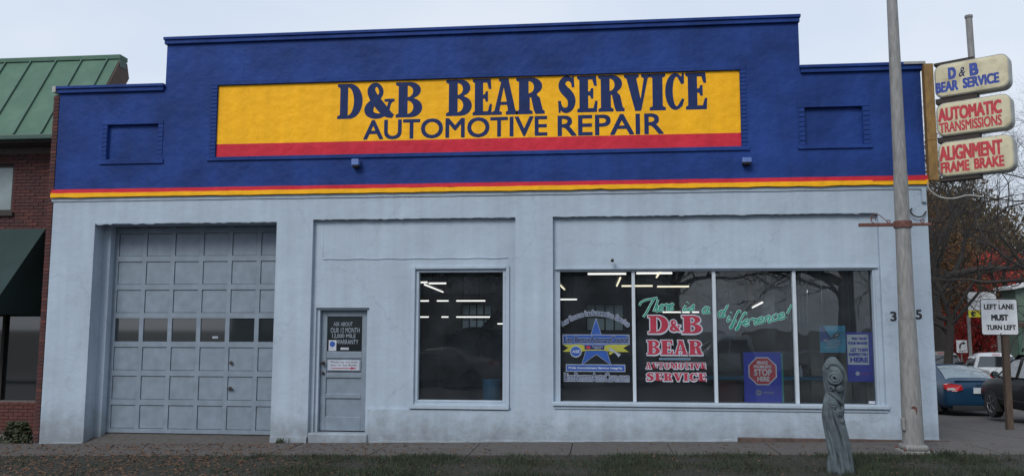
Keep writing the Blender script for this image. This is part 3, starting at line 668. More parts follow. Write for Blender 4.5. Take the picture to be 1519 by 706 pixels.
# display window with three mullions
RW = MB(); RW.box(-.749,-.715,.09,.25,.341,2.619); RW.box(4.495,4.529,.09,.25,.341,2.619); RW.box(-.714,4.494,.09,.25,2.59,2.619); RW.box(-.714,4.494,.09,.25,.341,.375)
rw_ = RW.build('display_window', M['grey'], SHOP, bevel=.004)
mull = [.545,1.905,3.23]; edges_ = [-.714,*mull,4.494]
for xm in mull: MB().box(xm-.028,xm+.028,.12,.24,.376,2.589).build('mullion', M['alum'], rw_, bevel=.006)
for i in range(4):
    a = edges_[i]+(.029 if i else 0); b_ = edges_[i+1]-(.029 if i < 3 else 0); MB().box(a,b_,.20,.206,.376,2.589).build('pane', M['glass'], rw_)
mb = MB(); mb.box(-.84,4.63,-.055,.0895,.315,.375); mb.box(-.82,4.61,-.02,.0,.26,.3145); mb.build('window_sill', M['grey'], SHOP, bevel=.012)
bx('window_head_trim', -.80,4.57,.05,.0848,2.625,2.655, M['grey'], SHOP)
mb = MB(); mb.box(5.30,5.37,-.05,-.001,3.70,3.93); mb.build('junction_box', M['grey'], SHOP, bevel=.006)
mb = MB(); mb.tube(catmull([(5.36,-.03,3.55),(5.28,-.05,3.46),(5.16,-.06,3.47),(5.10,-.05,3.55),(5.14,-.01,3.60)],6),.012,6); mb.build('iron_hook', M['darksteel'], SHOP)

# side and back walls, roof deck, interior
bx('side_wall', 5.14,5.385,.301,17,-2,5.4, M['grey'], SHOP); bx('side_wall', -10.10,-9.9,.301,17,-2,5.4, M['grey'], SHOP)
BWz = [(-5.15,-4.05,1.40,2.50),(-.55,.78,1.55,2.50)]
bw = MB(); cuts = [-9.9,-5.15,-4.05,-.55,.78,5.14]
for i in range(5):
    a,b_ = cuts[i],cuts[i+1]
    if i in (1,3):
        zlo, zhi = BWz[i//2][2:]; bw.box(a,b_,16.5,16.9,-2,zlo); bw.box(a,b_,16.5,16.9,zhi,5.4)
    else: bw.box(a,b_,16.5,16.9,-2,5.4)
bw.build('rear_wall', M['interior'], SHOP)
for (a,b_,c,d) in BWz:
    wn = MB(); nx_ = 4; 
    for i in range(nx_+1): xx = a+(b_-a)*i/nx_; wn.box(xx-.02,xx+.02,16.47,16.53,c,d)
    for j in range(3): zz = c+(d-c)*j/2; wn.box(a,b_,16.475,16.525,zz-.02,zz+.02)
    wo = wn.build('rear_window', M['darksteel'], SHOP)
    for i in range(nx_):
        for j in range(2):
            x0 = a+(b_-a)*i/nx_+.022; x1 = a+(b_-a)*(i+1)/nx_-.022; z0 = c+(d-c)*j/2+.022; z1 = c+(d-c)*(j+1)/2-.022
            MB().box(x0,x1,16.49,16.50,z0,z1).build('pane', M['rearpane'], wo)
bx('roof_deck', -10.1,5.385,.381,17,5.4005,5.52, M['darksteel'], SHOP)
bx('ceiling', -9.899,5.139,.302,16.49,3.55,3.70, M['ceiling'], SHOP)
bx('interior_floor', -9.899,5.139,.47,16.49,-.5,-.25, M['concrete'], SHOP)
bx('wall_lining', -5.70,-5.60,.47,8.0,-.249,3.549, M['interior'], SHOP)
# pale panelled rolling door on the rear wall, seen through the second pane
mb = MB()
for i in range(6): mb.box(1.7,4.7,16.42,16.49,.9+i*.26,1.14+i*.26)
mb.build('rear_rolling_door', M['curtain'], SHOP)
# lobby partition behind the last pane: vertical blinds and posts
mb = MB()
for i, (a,b_,m_) in enumerate(((3.35,3.62,1),(3.66,3.95,1),(3.98,4.22,0),(4.26,4.50,1),(4.53,4.72,0),(4.76,4.98,1),(5.0,5.13,0))):
    MB().box(a,b_,2.35+.03*(i%2),2.40+.03*(i%2),-.249,3.2).build('blind_slat', M['curtain' if m_ == 0 else 'lobbydark'], SHOP)
mb = MB()
for i in range(6): mb.tube([(3.42+i*.07,1.6,1.75),(3.42+i*.07,1.6,3.5)],.011,6)
mb.build('hanging_conduit', M['rim'], SHOP)
bx('hanging_plank', 2.69,2.79,1.45,1.50,2.05,3.54, M['board'], SHOP)
# bench top running behind the third and fourth panes
bn = thing('workbench', 'blue topped workbench running behind the third and fourth panes', 'workbench', (3.0,1.3,-.25))
bx('bench_top', 1.75,4.1,1.15,1.75,.70,.76, M['benchblue'], bn, bevel=.01)
bx('bench_panel', 2.0,2.42,1.2,1.25,-.249,.698, M['benchred'], bn); bx('leg', 3.95,4.03,1.2,1.28,-.249,.698, M['darksteel'], bn); bx('leg', 3.0,3.08,1.2,1.28,-.249,.698, M['darksteel'], bn)
bt = MB(); bt.lathe((3.55,1.3,.761),(0,0,1),[(0,.045),(.12,.045),(.15,.02),(.2,.012),(.21,0)],12); o = bt.build('spray_bottle', M['offwhite'], smooth=True); setp(o,'white squeeze bottle standing on the blue bench','bottle')
# pennant with U shape hanging
pn = thing('hanging_pennant', 'beige pennant with dark top hanging inside the last pane', 'pennant', (4.43,2.0,1.95))
FB = Flat(o=(0,2.0,0)); FB.poly([(4.24,2.40),(4.30,2.42),(4.62,2.42),(4.60,2.2),(4.52,2.02),(4.44,1.96),(4.36,2.02),(4.28,2.2)]); 
mb = MB(); mb.prism([(4.24,2.40),(4.62,2.42),(4.60,2.2),(4.52,2.02),(4.44,1.96),(4.36,2.02),(4.28,2.2)], lambda a,b:(a,2.0,b), lambda a,b:(a,2.03,b)); mb.build('cloth', M['curtain'], pn)
mb = MB(); mb.box(4.30,4.58,1.99,2.04,2.425,2.72); mb.build('bracket', M['board'], pn)
mb = MB(); mb.box(4.30,4.58,1.985,2.045,2.722,3.54); mb.build('hanger', M['wood'], pn)
# fluorescent fixtures: (x0,y0,x1,y1,z)
fx_ = [(-.32,5.5,.58,5.5,2.9,0),(.82,5.5,1.65,5.5,2.91,0),(.58,10,1.46,10,2.84,1),(1.59,10,2.49,10,2.82,1),(-1.48,13.5,-.81,13.5,2.58,0),(2.12,15.5,2.75,15.5,2.2,0),(2.80,15.5,3.05,15.5,2.2,0),(3.14,15.5,4.09,15.5,2.2,0),
 (-5.35,9.5,-5.01,9.5,2.94,0),(-4.97,9.5,-4.46,9.5,2.91,0),(-6.21,13.5,-5.79,13.5,2.54,0),(-5.51,13.5,-5.12,13.5,2.54,0),(-4.85,13.5,-3.87,13.5,2.54,0),(-6.67,15.5,-6.2,15.5,2.03,0),(-5.73,15.5,-5.48,15.5,2.03,0),(-5.19,15.5,-3.97,15.5,2.03,0),(-3.70,15.5,-3.41,15.5,1.79,0),
 (-1.23,8.8,-1.21,13.3,2.9,1),(1.38,6.9,1.31,4.2,2.9,1),(.46,11.1,.48,7.1,2.9,1),(5.05,8.4,4.75,5.0,2.5,0),(4.8,13.2,4.15,8.0,2.3,0),(-5.11,9.6,-5.50,14.5,2.88,0)]
FXL = ['long tube high behind the first pane','tube high behind the second pane','warm tube ending at the first mullion','warm tube right of the first mullion','short tube low at the left edge of the first pane','tube over the rear rolling door, left piece','shortest tube over the rear rolling door','tube over the rear rolling door, behind the second mullion',
 'short tube at upper left of the tall window','thin tube beside the slanting fixture in the tall window','mid height tube at the left of the tall window','mid height tube in the middle of the tall window','long tube above the rear grid window','low tube at the far left of the tall window','shortest low tube in the tall window','long low tube crossing the rear grid window','lowest tube at the right of the tall window',
 'slanting warm fixture in the upper left of the first pane','steep fixture at the top of the second pane','steep warm fixture left of the first mullion','bright slanting fixture beside the third mullion','small slanting fixture in the third pane','bright slanting fixture in the tall window']
for (x0,y0,x1,y1,z,m_),lb in zip(fx_,FXL):
    t = thing('fluorescent_light', 'lit fluorescent fixture, '+lb, 'ceiling light', ((x0+x1)/2,(y0+y1)/2,z), 'fluorescent lights inside the workshop')
    mb = MB(); mb.tube([(x0,y0,z),(x1,y1,z)],.024,8); mb.build('tube', M['tubewarm' if m_ else 'tube'], t)
    mb = MB(); d_ = Vector((x1-x0,y1-y0,0)); s_ = Vector((-d_.y,d_.x,0)).normalized()*.07
    mb.obox(Vector((x0,y0,z+.036))-s_, d_, s_*2, (0,0,.05)); mb.tube([(x0*.8+x1*.2,y0*.8+y1*.2,z+.086),(x0*.8+x1*.2,y0*.8+y1*.2,3.549)],.008,5); mb.tube([(x0*.2+x1*.8,y0*.2+y1*.8,z+.086),(x0*.2+x1*.8,y0*.2+y1*.8,3.549)],.008,5); mb.build('housing', M['darksteel'], t)

# ---------------------------------------------- window decals (on the outer face of the panes)
GLY = .1985
def decal(): return Flat(o=(0,GLY,0))
# first pane
F = decal()
stp = []
cx_, cz_, Ro, Ri = -.10, 1.345, .445, .172
for i in range(10):
    a = R(90+36*i); r = Ro if i % 2 == 0 else Ri; stp.append((cx_+r*math.cos(a)*1.0, cz_+r*math.sin(a)*1.02))
F.poly(stp,(),0,1); F.poly([(cx_+(x-cx_)*.955, cz_+(z-cz_)*.955) for x,z in stp],(),.001,0); F.build('star_decal', [M['vblue'],M['vgrey']], rw_)
F = decal(); bnr = [(-.67,1.345),(.46,1.345),(.46,1.50),(-.67,1.50)]
F.poly(offset_poly(bnr,.012),(),.0015,1); F.poly(bnr,(),.0022,0); [F.text('Linn-BentonAutocareCouncil',-.655+a_*.006,.445+a_*.006,1.365+b_*.008,1.485+b_*.008,d=.003+.0002*a_+.0001*b_,mi=1) for a_ in (-1,0,1) for b_ in (-1,0,1)]; F.text('Linn-BentonAutocareCouncil',-.655,.445,1.365,1.485,d=.004,mi=2,bold=.003); F.build('council_banner', [M['vblue'],M['vgrey'],M['navyletter']], rw_)
F = decal()
F.poly([(-.68,1.34),(-.35,1.34),(-.28,1.30),(-.02,1.30),(.12,1.34),(.46,1.34),(.36,1.28),(.46,1.215),(.14,1.215),(.02,1.24),(-.28,1.235),(-.36,1.215),(-.68,1.215),(-.58,1.28)],(),.0045,0)
F.rect(-.30,.04,1.255,1.325,.0055,1); F.poly(arc(-.235,1.29,.042,.026,0,345,16),(),.0062,2); F.text('Automotive',-.17,.02,1.292,1.318,d=.0062,mi=3); F.text('SERVICE',-.13,-.02,1.265,1.283,d=.0062,mi=3)
F.build('ribbon_decal', [M['vyellow'],M['navyletter'],M['vred'],M['offwhite']], rw_)
F = decal(); F.poly(arc(-.45,1.215,.10,.098,0,345,24),(),.007,1); F.poly(arc(-.45,1.22,.084,.083,0,345,24),(),.008,0); F.text('ASE',-.515,-.385,1.195,1.245,off=.02,d=.009,mi=2); F.build('round_badge', [M['vblue'],M['vgrey'],M['offwhite']], rw_)
F = decal(); F.ribbon([(.12,1.18,.022),(.19,1.22,.018),(.26,1.26,.018),(.33,1.24,.035)],.007,0); F.ribbon([(.12,1.26,.03),(.18,1.24,.018),(.25,1.19,.018),(.30,1.15,.035)],.008,1); F.build('wrench_decal', [M['vyellow'],M['vgrey']], rw_)
F = decal(); b3 = [(-.61,.89),(.38,.89),(.38,.99),(-.61,.99)]; F.poly(offset_poly(b3,.014),(),.003,1); F.poly(b3,(),.004,0); F.text('Pride Commitment Service Integrity',-.575,.345,.912,.962,bold=.002,d=.005,mi=2); F.build('motto_banner', [M['vblue'],M['vgrey'],M['offwhite']], rw_)
F = decal(); [F.text('LinnBentonAutoCare.com',-.65+a_*.009,.455+a_*.009,.715+b_*.011,.855+b_*.011,d=.003+.0002*a_+.0001*b_,mi=1) for a_ in (-1,0,1) for b_ in (-1,0,1)]; F.text('LinnBentonAutoCare.com',-.65,.455,.715,.855,d=.004,mi=0); F.build('web_lettering', [M['navyletter'],M['vgrey']], rw_)
F = decal(); s_ = 'Your Source for Automotive Service'; n_ = len(s_); Rr = .98; a0 = 37.5
adv = [(.55 if c in 'iftrj ' else 1.0) for c in s_]; tot = sum(adv); acc = 0
for c, ad in zip(s_, adv):
    th = R(90+a0-2*a0*(acc+ad/2)/tot); acc += ad
    if c == ' ': continue
    sc = .112
    for off, mi, dd in ((.0,1,.003),(.0,0,.006)):
        v, f = tgeo(c, off); r0 = tgeo(c, 0)[0]; mid = (r0.min(0)+r0.max(0))/2; v = (v-[mid[0],0])*[sc*.82,sc*1.15]
        ca, sa = math.cos(th-PI/2), math.sin(th-PI/2); X = v[:,0]*ca-v[:,1]*sa+(-.12+Rr*math.cos(th)*.95); Z = v[:,0]*sa+v[:,1]*ca+(.86+Rr*math.sin(th))
        [F.raw(np.c_[X+ddx,Z+ddz], f, dd+.0002*kk, mi) for kk,(ddx,ddz) in enumerate([(0,0)] if mi == 0 else [(a_*.008,b_*.010) for a_ in (-1,0,1) for b_ in (-1,0,1)])]
F.build('arched_lettering', [M['navyletter'],M['vgrey']], rw_)
# second pane
def outlined(F, ch, x0,x1,z0,z1, g=.016, wd=serif_word, **k):
    wd(F, ch, x0,x1,z0,z1, mi=1, grow=g, d=0, **k); wd(F, ch, x0+.004,x1+.004,z0-.012,z1-.012, mi=1, grow=g, d=-.0003, **k); wd(F, ch, x0,x1,z0,z1, mi=0, d=.003, **k)
F = decal()
outlined(F,'D',.79,1.13,1.535,1.835,.018); outlined(F,'&',1.15,1.33,1.57,1.76,.016); outlined(F,'B',1.36,1.69,1.535,1.835,.018)
outlined(F,'BEAR',.765,1.695,1.175,1.415,.015); outlined(F,'AUTOMOTIVE',.74,1.745,.94,1.035,.010,gap=.08); outlined(F,'SERVICE',.745,1.745,.735,.865,.011,gap=.08)
F.build('shop_name_decal', [M['vred'],M['offwhite']], rw_)
F = decal(); F.rect(.97,1.49,1.085,1.115,0,1); F.rect(.982,1.478,1.092,1.108,.001,0); F.build('divider_decal', [M['benchblue'],M['vgrey']], rw_)
# script across panes two and three
SCR = {
'T':(.62,[[(.0,.5),(.02,.68),(.2,.85),(.45,.92),(.72,1.0)],[(.58,.95),(.46,.5),(.36,.05),(.26,-.22)]]),
'h':(.46,[[(.24,.95),(.16,.5),(.07,0)],[(.10,.22),(.22,.45),(.31,.43),(.28,.2),(.33,.02),(.46,.12)]]),
'e':(.38,[[(.02,.2),(.2,.26),(.29,.40),(.2,.5),(.07,.38),(.03,.2),(.10,.03),(.22,.02),(.38,.15)]]),
'r':(.40,[[(.02,.35),(.12,.5),(.2,.42),(.33,.45),(.26,.2),(.32,.02),(.42,.12)]]),
'i':(.26,[[(.14,.46),(.07,.1),(.13,.0),(.27,.14)],[(.19,.64),(.22,.72)]]),
's':(.32,[[(.0,.08),(.15,.3),(.24,.5),(.22,.3),(.25,.1),(.12,0),(.02,.06)]]),
'a':(.46,[[(.32,.42),(.18,.5),(.05,.35),(.03,.12),(.12,.0),(.25,.15),(.34,.46),(.28,.12),(.34,.02),(.46,.12)]]),
'd':(.46,[[(.32,.42),(.18,.5),(.05,.35),(.03,.12),(.12,.0),(.25,.15),(.44,.98),(.28,.12),(.34,.02),(.46,.12)]]),
'f':(.32,[[(.36,.82),(.38,.97),(.28,.95),(.18,.5),(.08,-.1),(.0,-.32),(.07,-.36),(.15,-.1),(.12,.05),(.32,.2)]]),
'n':(.42,[[(.07,.46),(.03,.0)],[(.06,.25),(.2,.5),(.28,.4),(.25,.1),(.32,.0),(.42,.12)]]),
'c':(.34,[[(.28,.4),(.2,.5),(.06,.35),(.05,.1),(.15,.0),(.36,.15)]]),
'!':(.2,[[(.26,1.05),(.10,.32)],[(.04,.04),(.06,.1)]])}
def script(F, txt, x0, x1, base, hh):
    tot = sum(SCR[c][0] for c in txt); s_ = (x1-x0)/tot; x = x0
    for c in txt:
        wd, st = SCR[c]
        for j, sk in enumerate(st):
            zb = base(x)
            pts = [(x+a*s_+b*hh*.22, zb+b*hh) for a,b in sk]
            F.ribbon(pts, .000+.001*j, 1, w=.020, dd=.0009); F.ribbon(pts, .004+.0008*j, 0, w=.0115, dd=.0007)
        x += wd*s_
F = decal()
script(F,'T',.62,.86,lambda x:1.87,.27); script(F,'here',.87,1.22,lambda x:1.90+.10*(x-.85),.22); F.build('slogan_decal', [M['vgreen'],M['vpale']], rw_); F = decal(); script(F,'is',1.36,1.58,lambda x:1.92,.20); F.build('slogan_decal', [M['vgreen'],M['vpale']], rw_); F = decal(); script(F,'a',1.70,1.84,lambda x:1.875,.21); F.build('slogan_decal', [M['vgreen'],M['vpale']], rw_); F = decal()
script(F,'difference!',1.96,3.13,lambda x:1.82-.16*math.sin(min(1,(x-1.95)/.45)*PI/2)+.22*max(0,(x-2.3))**1.3*.9,.21)
F.build('slogan_decal', [M['vgreen'],M['vpale']], rw_)
F = decal(); F.rect(4.38,4.485,.385,.43); F.text('OPEN',4.40,4.465,.397,.418,d=.001,mi=1) if False else None; F.build('sticker', [M['offwhite'],M['vgrey']], rw_)
# posters inside
def poster(name, label, x0,x1,z0,z1,y,m, edge='offwhite'):
    t = thing(name, label, 'poster', ((x0+x1)/2,y,z0)); bx('board', x0,x1,y,y+.012,z0,z1, M[m], t, bevel=.003); return t
P1 = poster('brake_poster','blue poster with a red octagon reading BRAKE PROBLEMS STOP HERE',2.38,3.0,.385,1.22,.245,'posterblue')
F = Flat(o=(0,.244,0)); oc = lambda r: [(2.69+r*math.cos(R(22.5+45*i)), .905+r*math.sin(R(22.5+45*i))) for i in range(8)]
F.poly(oc(.232*1.09),(),0,1); F.poly(oc(.232),(),.001,0)
F.text('BRAKE',2.60,2.78,1.02,1.075,bold=.0025,d=.002,mi=1); F.text('PROBLEMS',2.545,2.835,.955,1.005,bold=.0025,d=.002,mi=1); F.text('STOP',2.55,2.84,.83,.94,bold=.004,d=.002,mi=1); F.text('HERE',2.60,2.80,.735,.815,bold=.004,d=.002,mi=1); F.build('octagon', [M['pred'],M['pwhite']], P1)
F = Flat(o=(0,.244,0)); hx = [(2.615+.058*math.cos(R(60*i)), .545+.052*math.sin(R(60*i))) for i in range(6)]; F.poly(hx,(),0,0); F.text('NAPA',2.575,2.655,.53,.56,off=.02,d=.001,mi=1); F.text('BRAKES',2.69,2.87,.525,.565,off=.02,shear=.3,d=.001,mi=0); F.build('logo', [M['vgrey'],M['posterblue']], P1)
o = bx('stacked_edge', 3.002,3.03,.247,.257,.385,1.20, M['teal'], P1)
P2 = poster('inspection_poster','blue bordered white poster reading INSPECTED HERE at the right end of the display window',4.08,4.50,.74,1.56,.262,'posterblue')
F = Flat(o=(0,.261,0)); F.rect(4.09,4.435,1.02,1.52,0,0)
for t,a,b_,c,d in (('YOU TRUST',4.16,4.42,1.43,1.475),('YOUR BRAKES?',4.10,4.42,1.355,1.40),('LET THEM',4.14,4.42,1.235,1.295),('INSPECTED',4.11,4.42,1.165,1.215),('HERE',4.13,4.42,1.06,1.145)): F.text(t,a,b_,c,d,bold=.0035 if t!='HERE' else .006,d=.001,mi=1)
F.poly(arc(4.24,.875,.035,.035,0,345,18),(),0,0); F.text('NAPA',4.14,4.20,.86,.885,mi=3,off=.02); F.text('BRAKES',4.285,4.42,.865,.885,mi=2,off=.02); F.build('poster_print', [M['pwhite'],M['posterblue'],M['pred'],M['vblue']], P2)
P3 = poster('wiper_poster','cyan poster with a dark car mirror above the carved post',3.64,4.06,1.22,1.67,.225,'cyan')
F = Flat(o=(0,.224,0)); F.poly([(3.645,1.66),(3.70,1.66),(3.83,1.46),(3.83,1.44),(3.70,1.40),(3.645,1.40)],(),0,0); F.ribbon([(3.66,1.665,.006),(3.80,1.48,.008),(3.86,1.46,.008)],.001,1)
F.poly([(3.84,1.46),(3.86,1.52),(3.92,1.555),(3.965,1.555),(3.96,1.50),(3.91,1.46)],(),.002,1); F.poly([(3.88,1.50),(3.92,1.535),(3.95,1.54),(3.945,1.51),(3.90,1.485)],(),.003,3)
F.rect(3.70,3.76,1.42,1.44,.001,2); F.text('NIGHT',3.73,3.93,1.29,1.33,off=.02,d=.002,mi=2); F.text('INSPECT YOUR',3.70,3.97,1.395,1.425,off=.02,d=.002,mi=2); F.text('WIPER BLADES',3.74,3.98,1.345,1.375,off=.02,d=.002,mi=2); F.text('visibility means safety',3.79,3.99,1.60,1.615,d=.001,mi=0); F.build('poster_print', [M['vblue'],M['black'],M['offwhite'],M['vgrey']], P3)
# notice inside with letters
nb = thing('hanging_notice', 'dim white notice board hanging behind the second mullion', 'sign', (2.5,4.5,1.4)); bx('board', 2.14,2.92,4.5,4.52,1.35,2.55, M['offwhite'], nb)
F = Flat(o=(0,4.498,0)); F.text('AT',2.20,2.38,2.22,2.42,off=.02); F.text('OT',2.52,2.84,2.24,2.46,off=.04); F.text('ARE',2.58,2.70,2.10,2.15); F.build('lettering', M['black'], nb)
# blue bucket in the tall window
bk = MB(); bk.lathe((-1.98,.75,-.249),(0,0,1),[(0,0),(0,.15),(.95,.17),(.95,.16),(.7,.14)],20); o = bk.build('blue_drum', M['benchblue'], smooth=False); setp(o,'blue plastic drum standing behind the lower right corner of the tall window','drum')

# ------------------------------------------------------------------ neighbour on the left
NB = thing('brick_shop', 'red brick shop with green standing seam mansard roof beside the blue shop', 'building', (-14,1.5,-.5))
WY = 1.5
# wall core (mortar) with window and storefront openings
def core():
    xs_ = [-20,-14.2,-12.06,-10.335]; zs_ = [-2,-.1,.15,3.0,3.66,3.97,4.98,5.6]
    def d(x,z):
        if x < -14.2: return .0+WY+.012
        if -14.2 < x < -12.06 and 3.97 < z < 4.98: return None
        if x < -10.6 and .15 < z < 3.0: return None
        return WY+.012
    xs_ = [-20,-14.2,-12.06,-10.6,-10.225]
    o = relief('wall', xs_, zs_, d, [M['mortar']], lambda x,z: 0, WY+.3, NB)
core()
bx('pier_core', -10.225,-10.112,.03,1.511,-2,5.97, M['mortar'], NB)
bm_full = None
def make_brick(wd, h, dpt): 
    o = MB().box(-wd/2,wd/2,0,dpt,-h/2,h/2).build('brick', M['brick'], None, bevel=.004); o.parent = NB; return o
proto_s = make_brick(.195,.056,.03); ms = proto_s.data; proto_h = make_brick(.105,.058,.05); mh = proto_h.data
proto_s.location = Vector((-10.335,WY-.012,3.03))-ORG[NB]; proto_h.location = Vector((-10.168,.0,-.40))-ORG[NB]
cnt = 2
z = -.40+.0685; 
while z < 5.93:      # pier front, one stretcher wide
    o = shared('brick', mh, NB, (-10.168+random.uniform(-.003,.003),random.uniform(-.003,.003),z)); cnt += 1; z += .0685
sb = MB(); r_ = 0; z = 3.03
rows = []
while z < 5.2:
    off = .103 if r_ % 2 else 0; xx = -10.335-off
    while xx > -13.6:
        wd = .195
        if not (xx-.1 < -12.06 and 3.93 < z < 5.0): rows.append((xx,z))
        xx -= .205
    if 3.93 < z < 5.0:
        le = [t[0] for t in rows if t[1] == z and t[0] > -12.06]; le = min(le)-.102
        if le+12.055 > .03: sb.box(-12.055,le-.005,WY-.012,WY+.02,z-.028,z+.028)
    if off: rows.append((-10.285,z,'h'))
    z += .0685; r_ += 1
rows.sort(key=lambda t: (not (t[1] > 3.6 and t[0] > -12.45), -t[0]))
for t in rows:
    if len(t) == 3 or cnt >= 300 or t[0] < -12.6: 
        wd = .0475 if len(t) == 3 else .0975; sb.box(t[0]-wd,t[0]+wd,WY-.012,WY+.02,t[1]-.028,t[1]+.028)
    else: shared('brick', ms, NB, (t[0]+random.uniform(-.004,.004),WY-.012+random.uniform(-.004,.004),t[1])); cnt += 1
sb.build('brickwork', M['brick'], NB)['kind'] = 'stuff'
# lower brick below/next to storefront
sb = MB(); z = -.45; r_ = 0
while z < 3.0:
    for xx in ((-10.47,) ): sb.box(-10.595,-10.235,WY-.012,WY+.02,z-.028,z+.028)
    if z < .12:
        xx = -10.70-(.1 if r_%2 else 0)
        while xx > -14: sb.box(xx-.0975,xx+.0975,WY-.012,WY+.02,z-.028,z+.028); xx -= .205
    z += .0685; r_ += 1
sb.build('bulkhead_brickwork', M['brick'], NB)['kind'] = 'stuff'
wn = MB(); wn.box(-14.2,-12.13,WY+.06,WY+.12,3.975,4.03); wn.box(-14.2,-12.13,WY+.06,WY+.12,4.92,4.975); wn.box(-12.129,-12.065,WY+.06,WY+.12,3.975,4.975); wo = wn.build('window', M['soffit'], NB)
bx('pane', -14.19,-12.131,WY+.08,WY+.09,4.031,4.919, M['frost'], wo)
bx('window_sill', -14.2,-12.0,WY-.06,WY+.05,3.89,3.968, M['darksteel'], NB)
sf = bx('storefront', -14.2,-10.601,WY+.25,WY+.28,.151,2.999, M['carglass'], NB)
for xx in (-14,-13.1,-12.2,-11.3,-10.65): bx('storefront_post', xx-.03,xx+.03,WY+.18,WY+.249,.151,2.999, M['darksteel'], NB)
# awning
mb = MB(); ax0, ax1 = -16,-11.27; A_ = (WY-.02,3.62); B_ = (WY-1.25,2.17); C_ = (WY-1.25,1.86)
for a,b_ in ((ax0,ax1),):
    mb.face([(a,A_[0],A_[1]),(b_,A_[0],A_[1]),(b_,B_[0],B_[1]),(a,B_[0],B_[1])]); mb.face([(a,B_[0]-.002,B_[1]),(b_,B_[0]-.002,B_[1]),(b_,C_[0],C_[1]),(a,C_[0],C_[1])])
    for xx in (a,b_): mb.face([(xx,A_[0],A_[1]),(xx,B_[0],B_[1]),(xx,A_[0],B_[1])]); mb.face([(xx,B_[0],B_[1]),(xx,C_[0],C_[1]),(xx,A_[0],C_[1]),(xx,A_[0],B_[1])])
aw = mb.build('awning', M['awning'], NB)
# mansard roof: eave at y=1.0 z 5.45, ridge y=2.2 z 7.40
Ey, Ez, Ry, Rz = 1.0, 5.47, 2.2, 7.40; rx1 = -10.30
sx = -10.56+.05; seams = []
xx = -10.56
while xx > -21: seams.append(xx); xx -= .59
sl = Vector((0,Ry-Ey,Rz-Ez)); nrm = Vector((0,-(Rz-Ez),Ry-Ey)).normalized()
for i, s0 in enumerate(seams):
    hi = seams[i-1] if i else rx1
    mb = MB(); mb.obox((s0+.006,Ey,Ez),(hi-s0-.012,0,0),sl,-nrm*.03); mb.build('roof_panel', M['roofgreen'], NB)
    mb = MB(); mb.obox(Vector((s0-.014,Ey,Ez))-nrm*.02,(.028,0,0),sl,nrm*.06); mb.build('roof_seam', M['seam'], NB)
mb = MB(); mb.obox(Vector((-21,Ey,Ez))-nrm*.05,(-rx1*0+21+rx1,0,0),sl,-nrm*.05); mb.build('roof_deck', M['soffit'], NB)
bx('ridge_cap', -21,rx1+.03,Ry-.05,Ry+.25,Rz-.03,Rz+.07, M['roofgreen'], NB, bevel=.01)
bx('verge_trim', rx1,rx1+.03,Ry-.04,Ry+.2,Rz-.2,Rz-.031, M['roofdark'], NB)
bx('gutter', -21,-10.36,Ey-.08,Ey+.03,Ez-.12,Ez-.012, M['roofdark'], NB, bevel=.02)
bx('soffit', -21,-10.34,Ey,WY-.014,Ez-.16,Ez-.12, M['soffit'], NB)
mb = MB(); mb.prism([(Ey+.03,Ez-.04),(Ry-.02,Rz-.06),(Ry+.25,Rz-.05),(Ry+.35,Rz-.35),(Ry+.22,Rz-.55),(Ry+.10,Rz-.9),(Ry+.35,Rz-1.1),(Ry+.35,5.2),(Ey+.03,5.2)], lambda a,b:(rx1-.02,a,b), lambda a,b:(rx1+.02,a,b)); mb.build('gable_end', M['brown'], NB)
bx('rear_mass', -20,-10.45,Ry+.36,16,-2,6.3, M['brown'], NB)
bx('upper_wall', -20,-10.44,WY+.301,Ry+.30,3,5.9, M['soffit'], NB)
# shrub against brick shop
def leaf_shrub(x,y,h,r_,label,m='leafdark'):
    mb = MB(); z0 = zg(x,y)
    for i in range(700):
        a = random.uniform(0,2*PI); rr = r_*random.random()**.5; zz = z0+h*random.random()**.8; rr *= (1-.5*((zz-z0)/h))
        c = Vector((x+rr*math.cos(a),y+rr*math.sin(a)*.6,zz)); u = Vector((random.gauss(0,1),random.gauss(0,1),random.gauss(0,1))).normalized()*.035; v = u.orthogonal().normalized()*.02
        mb.face([c-u,c-v,c+u,c+v])
    t = thing('shrub', label, 'shrub', (x,y,z0)); mb.build('foliage', M[m], t, fix=False)
    st = MB()
    for i in range(5): st.tube([(x+random.gauss(0,.05),y,z0-.02),(x+random.gauss(0,.2),y+random.gauss(0,.1),z0+h*.7)],.01,5)
    st.build('stem', M['barkbrown'], t)
leaf_shrub(-10.75,.3,.38,.36,'low leafy shrub at the foot of the brick pier','leafdark')
leaf_shrub(-11.7,.2,.4,.4,'smaller shrub left of the brick pier shrub','leafdark')
weed(-5.55,-.12,.14,'white tufted weed at the garage right jamb'); weed(4.75,-1.9,.16,'taller grass tuft left of the light pole base',60); weed(3.9,-2.2,.12,'small grass tuft between the carved post and the pole',40)

# ------------------------------------------------------------------ light pole
LP = thing('light_pole', 'tall weathered grey metal light pole in front of the shop corner', 'pole', (4.54,-1.3,zg(4.54,-1.3)))
px_, py_, pz_ = 4.54,-1.3,zg(4.54,-1.3)
mb = MB(); mb.tube([(px_,py_,pz_+.06),(px_,py_,.5),(px_-.005,py_,1.76)],[.150,.143,.124],20,cap=False); mb.build('lower_shaft', M['polegalv'], LP, smooth=True)
mb = MB(); mb.tube([(px_-.005,py_,1.762),(px_,py_,3.95)],[.118,.102],20,cap=False); mb.build('middle_shaft', M['polegalv'], LP, smooth=True)
mb = MB(); mb.tube([(px_,py_,3.952),(px_,py_,6.7),(px_,py_,9.5)],[.098,.077,.055],20,cap=False); mb.build('upper_shaft', M['polegalv'], LP, smooth=True)
mb = MB(); mb.tube([(px_,py_,9.3),(px_,py_-.3,9.9),(px_,py_-1.8,10.2)],[.04,.04,.035],10); mb.build('lamp_arm', M['polegalv'], LP, smooth=True)
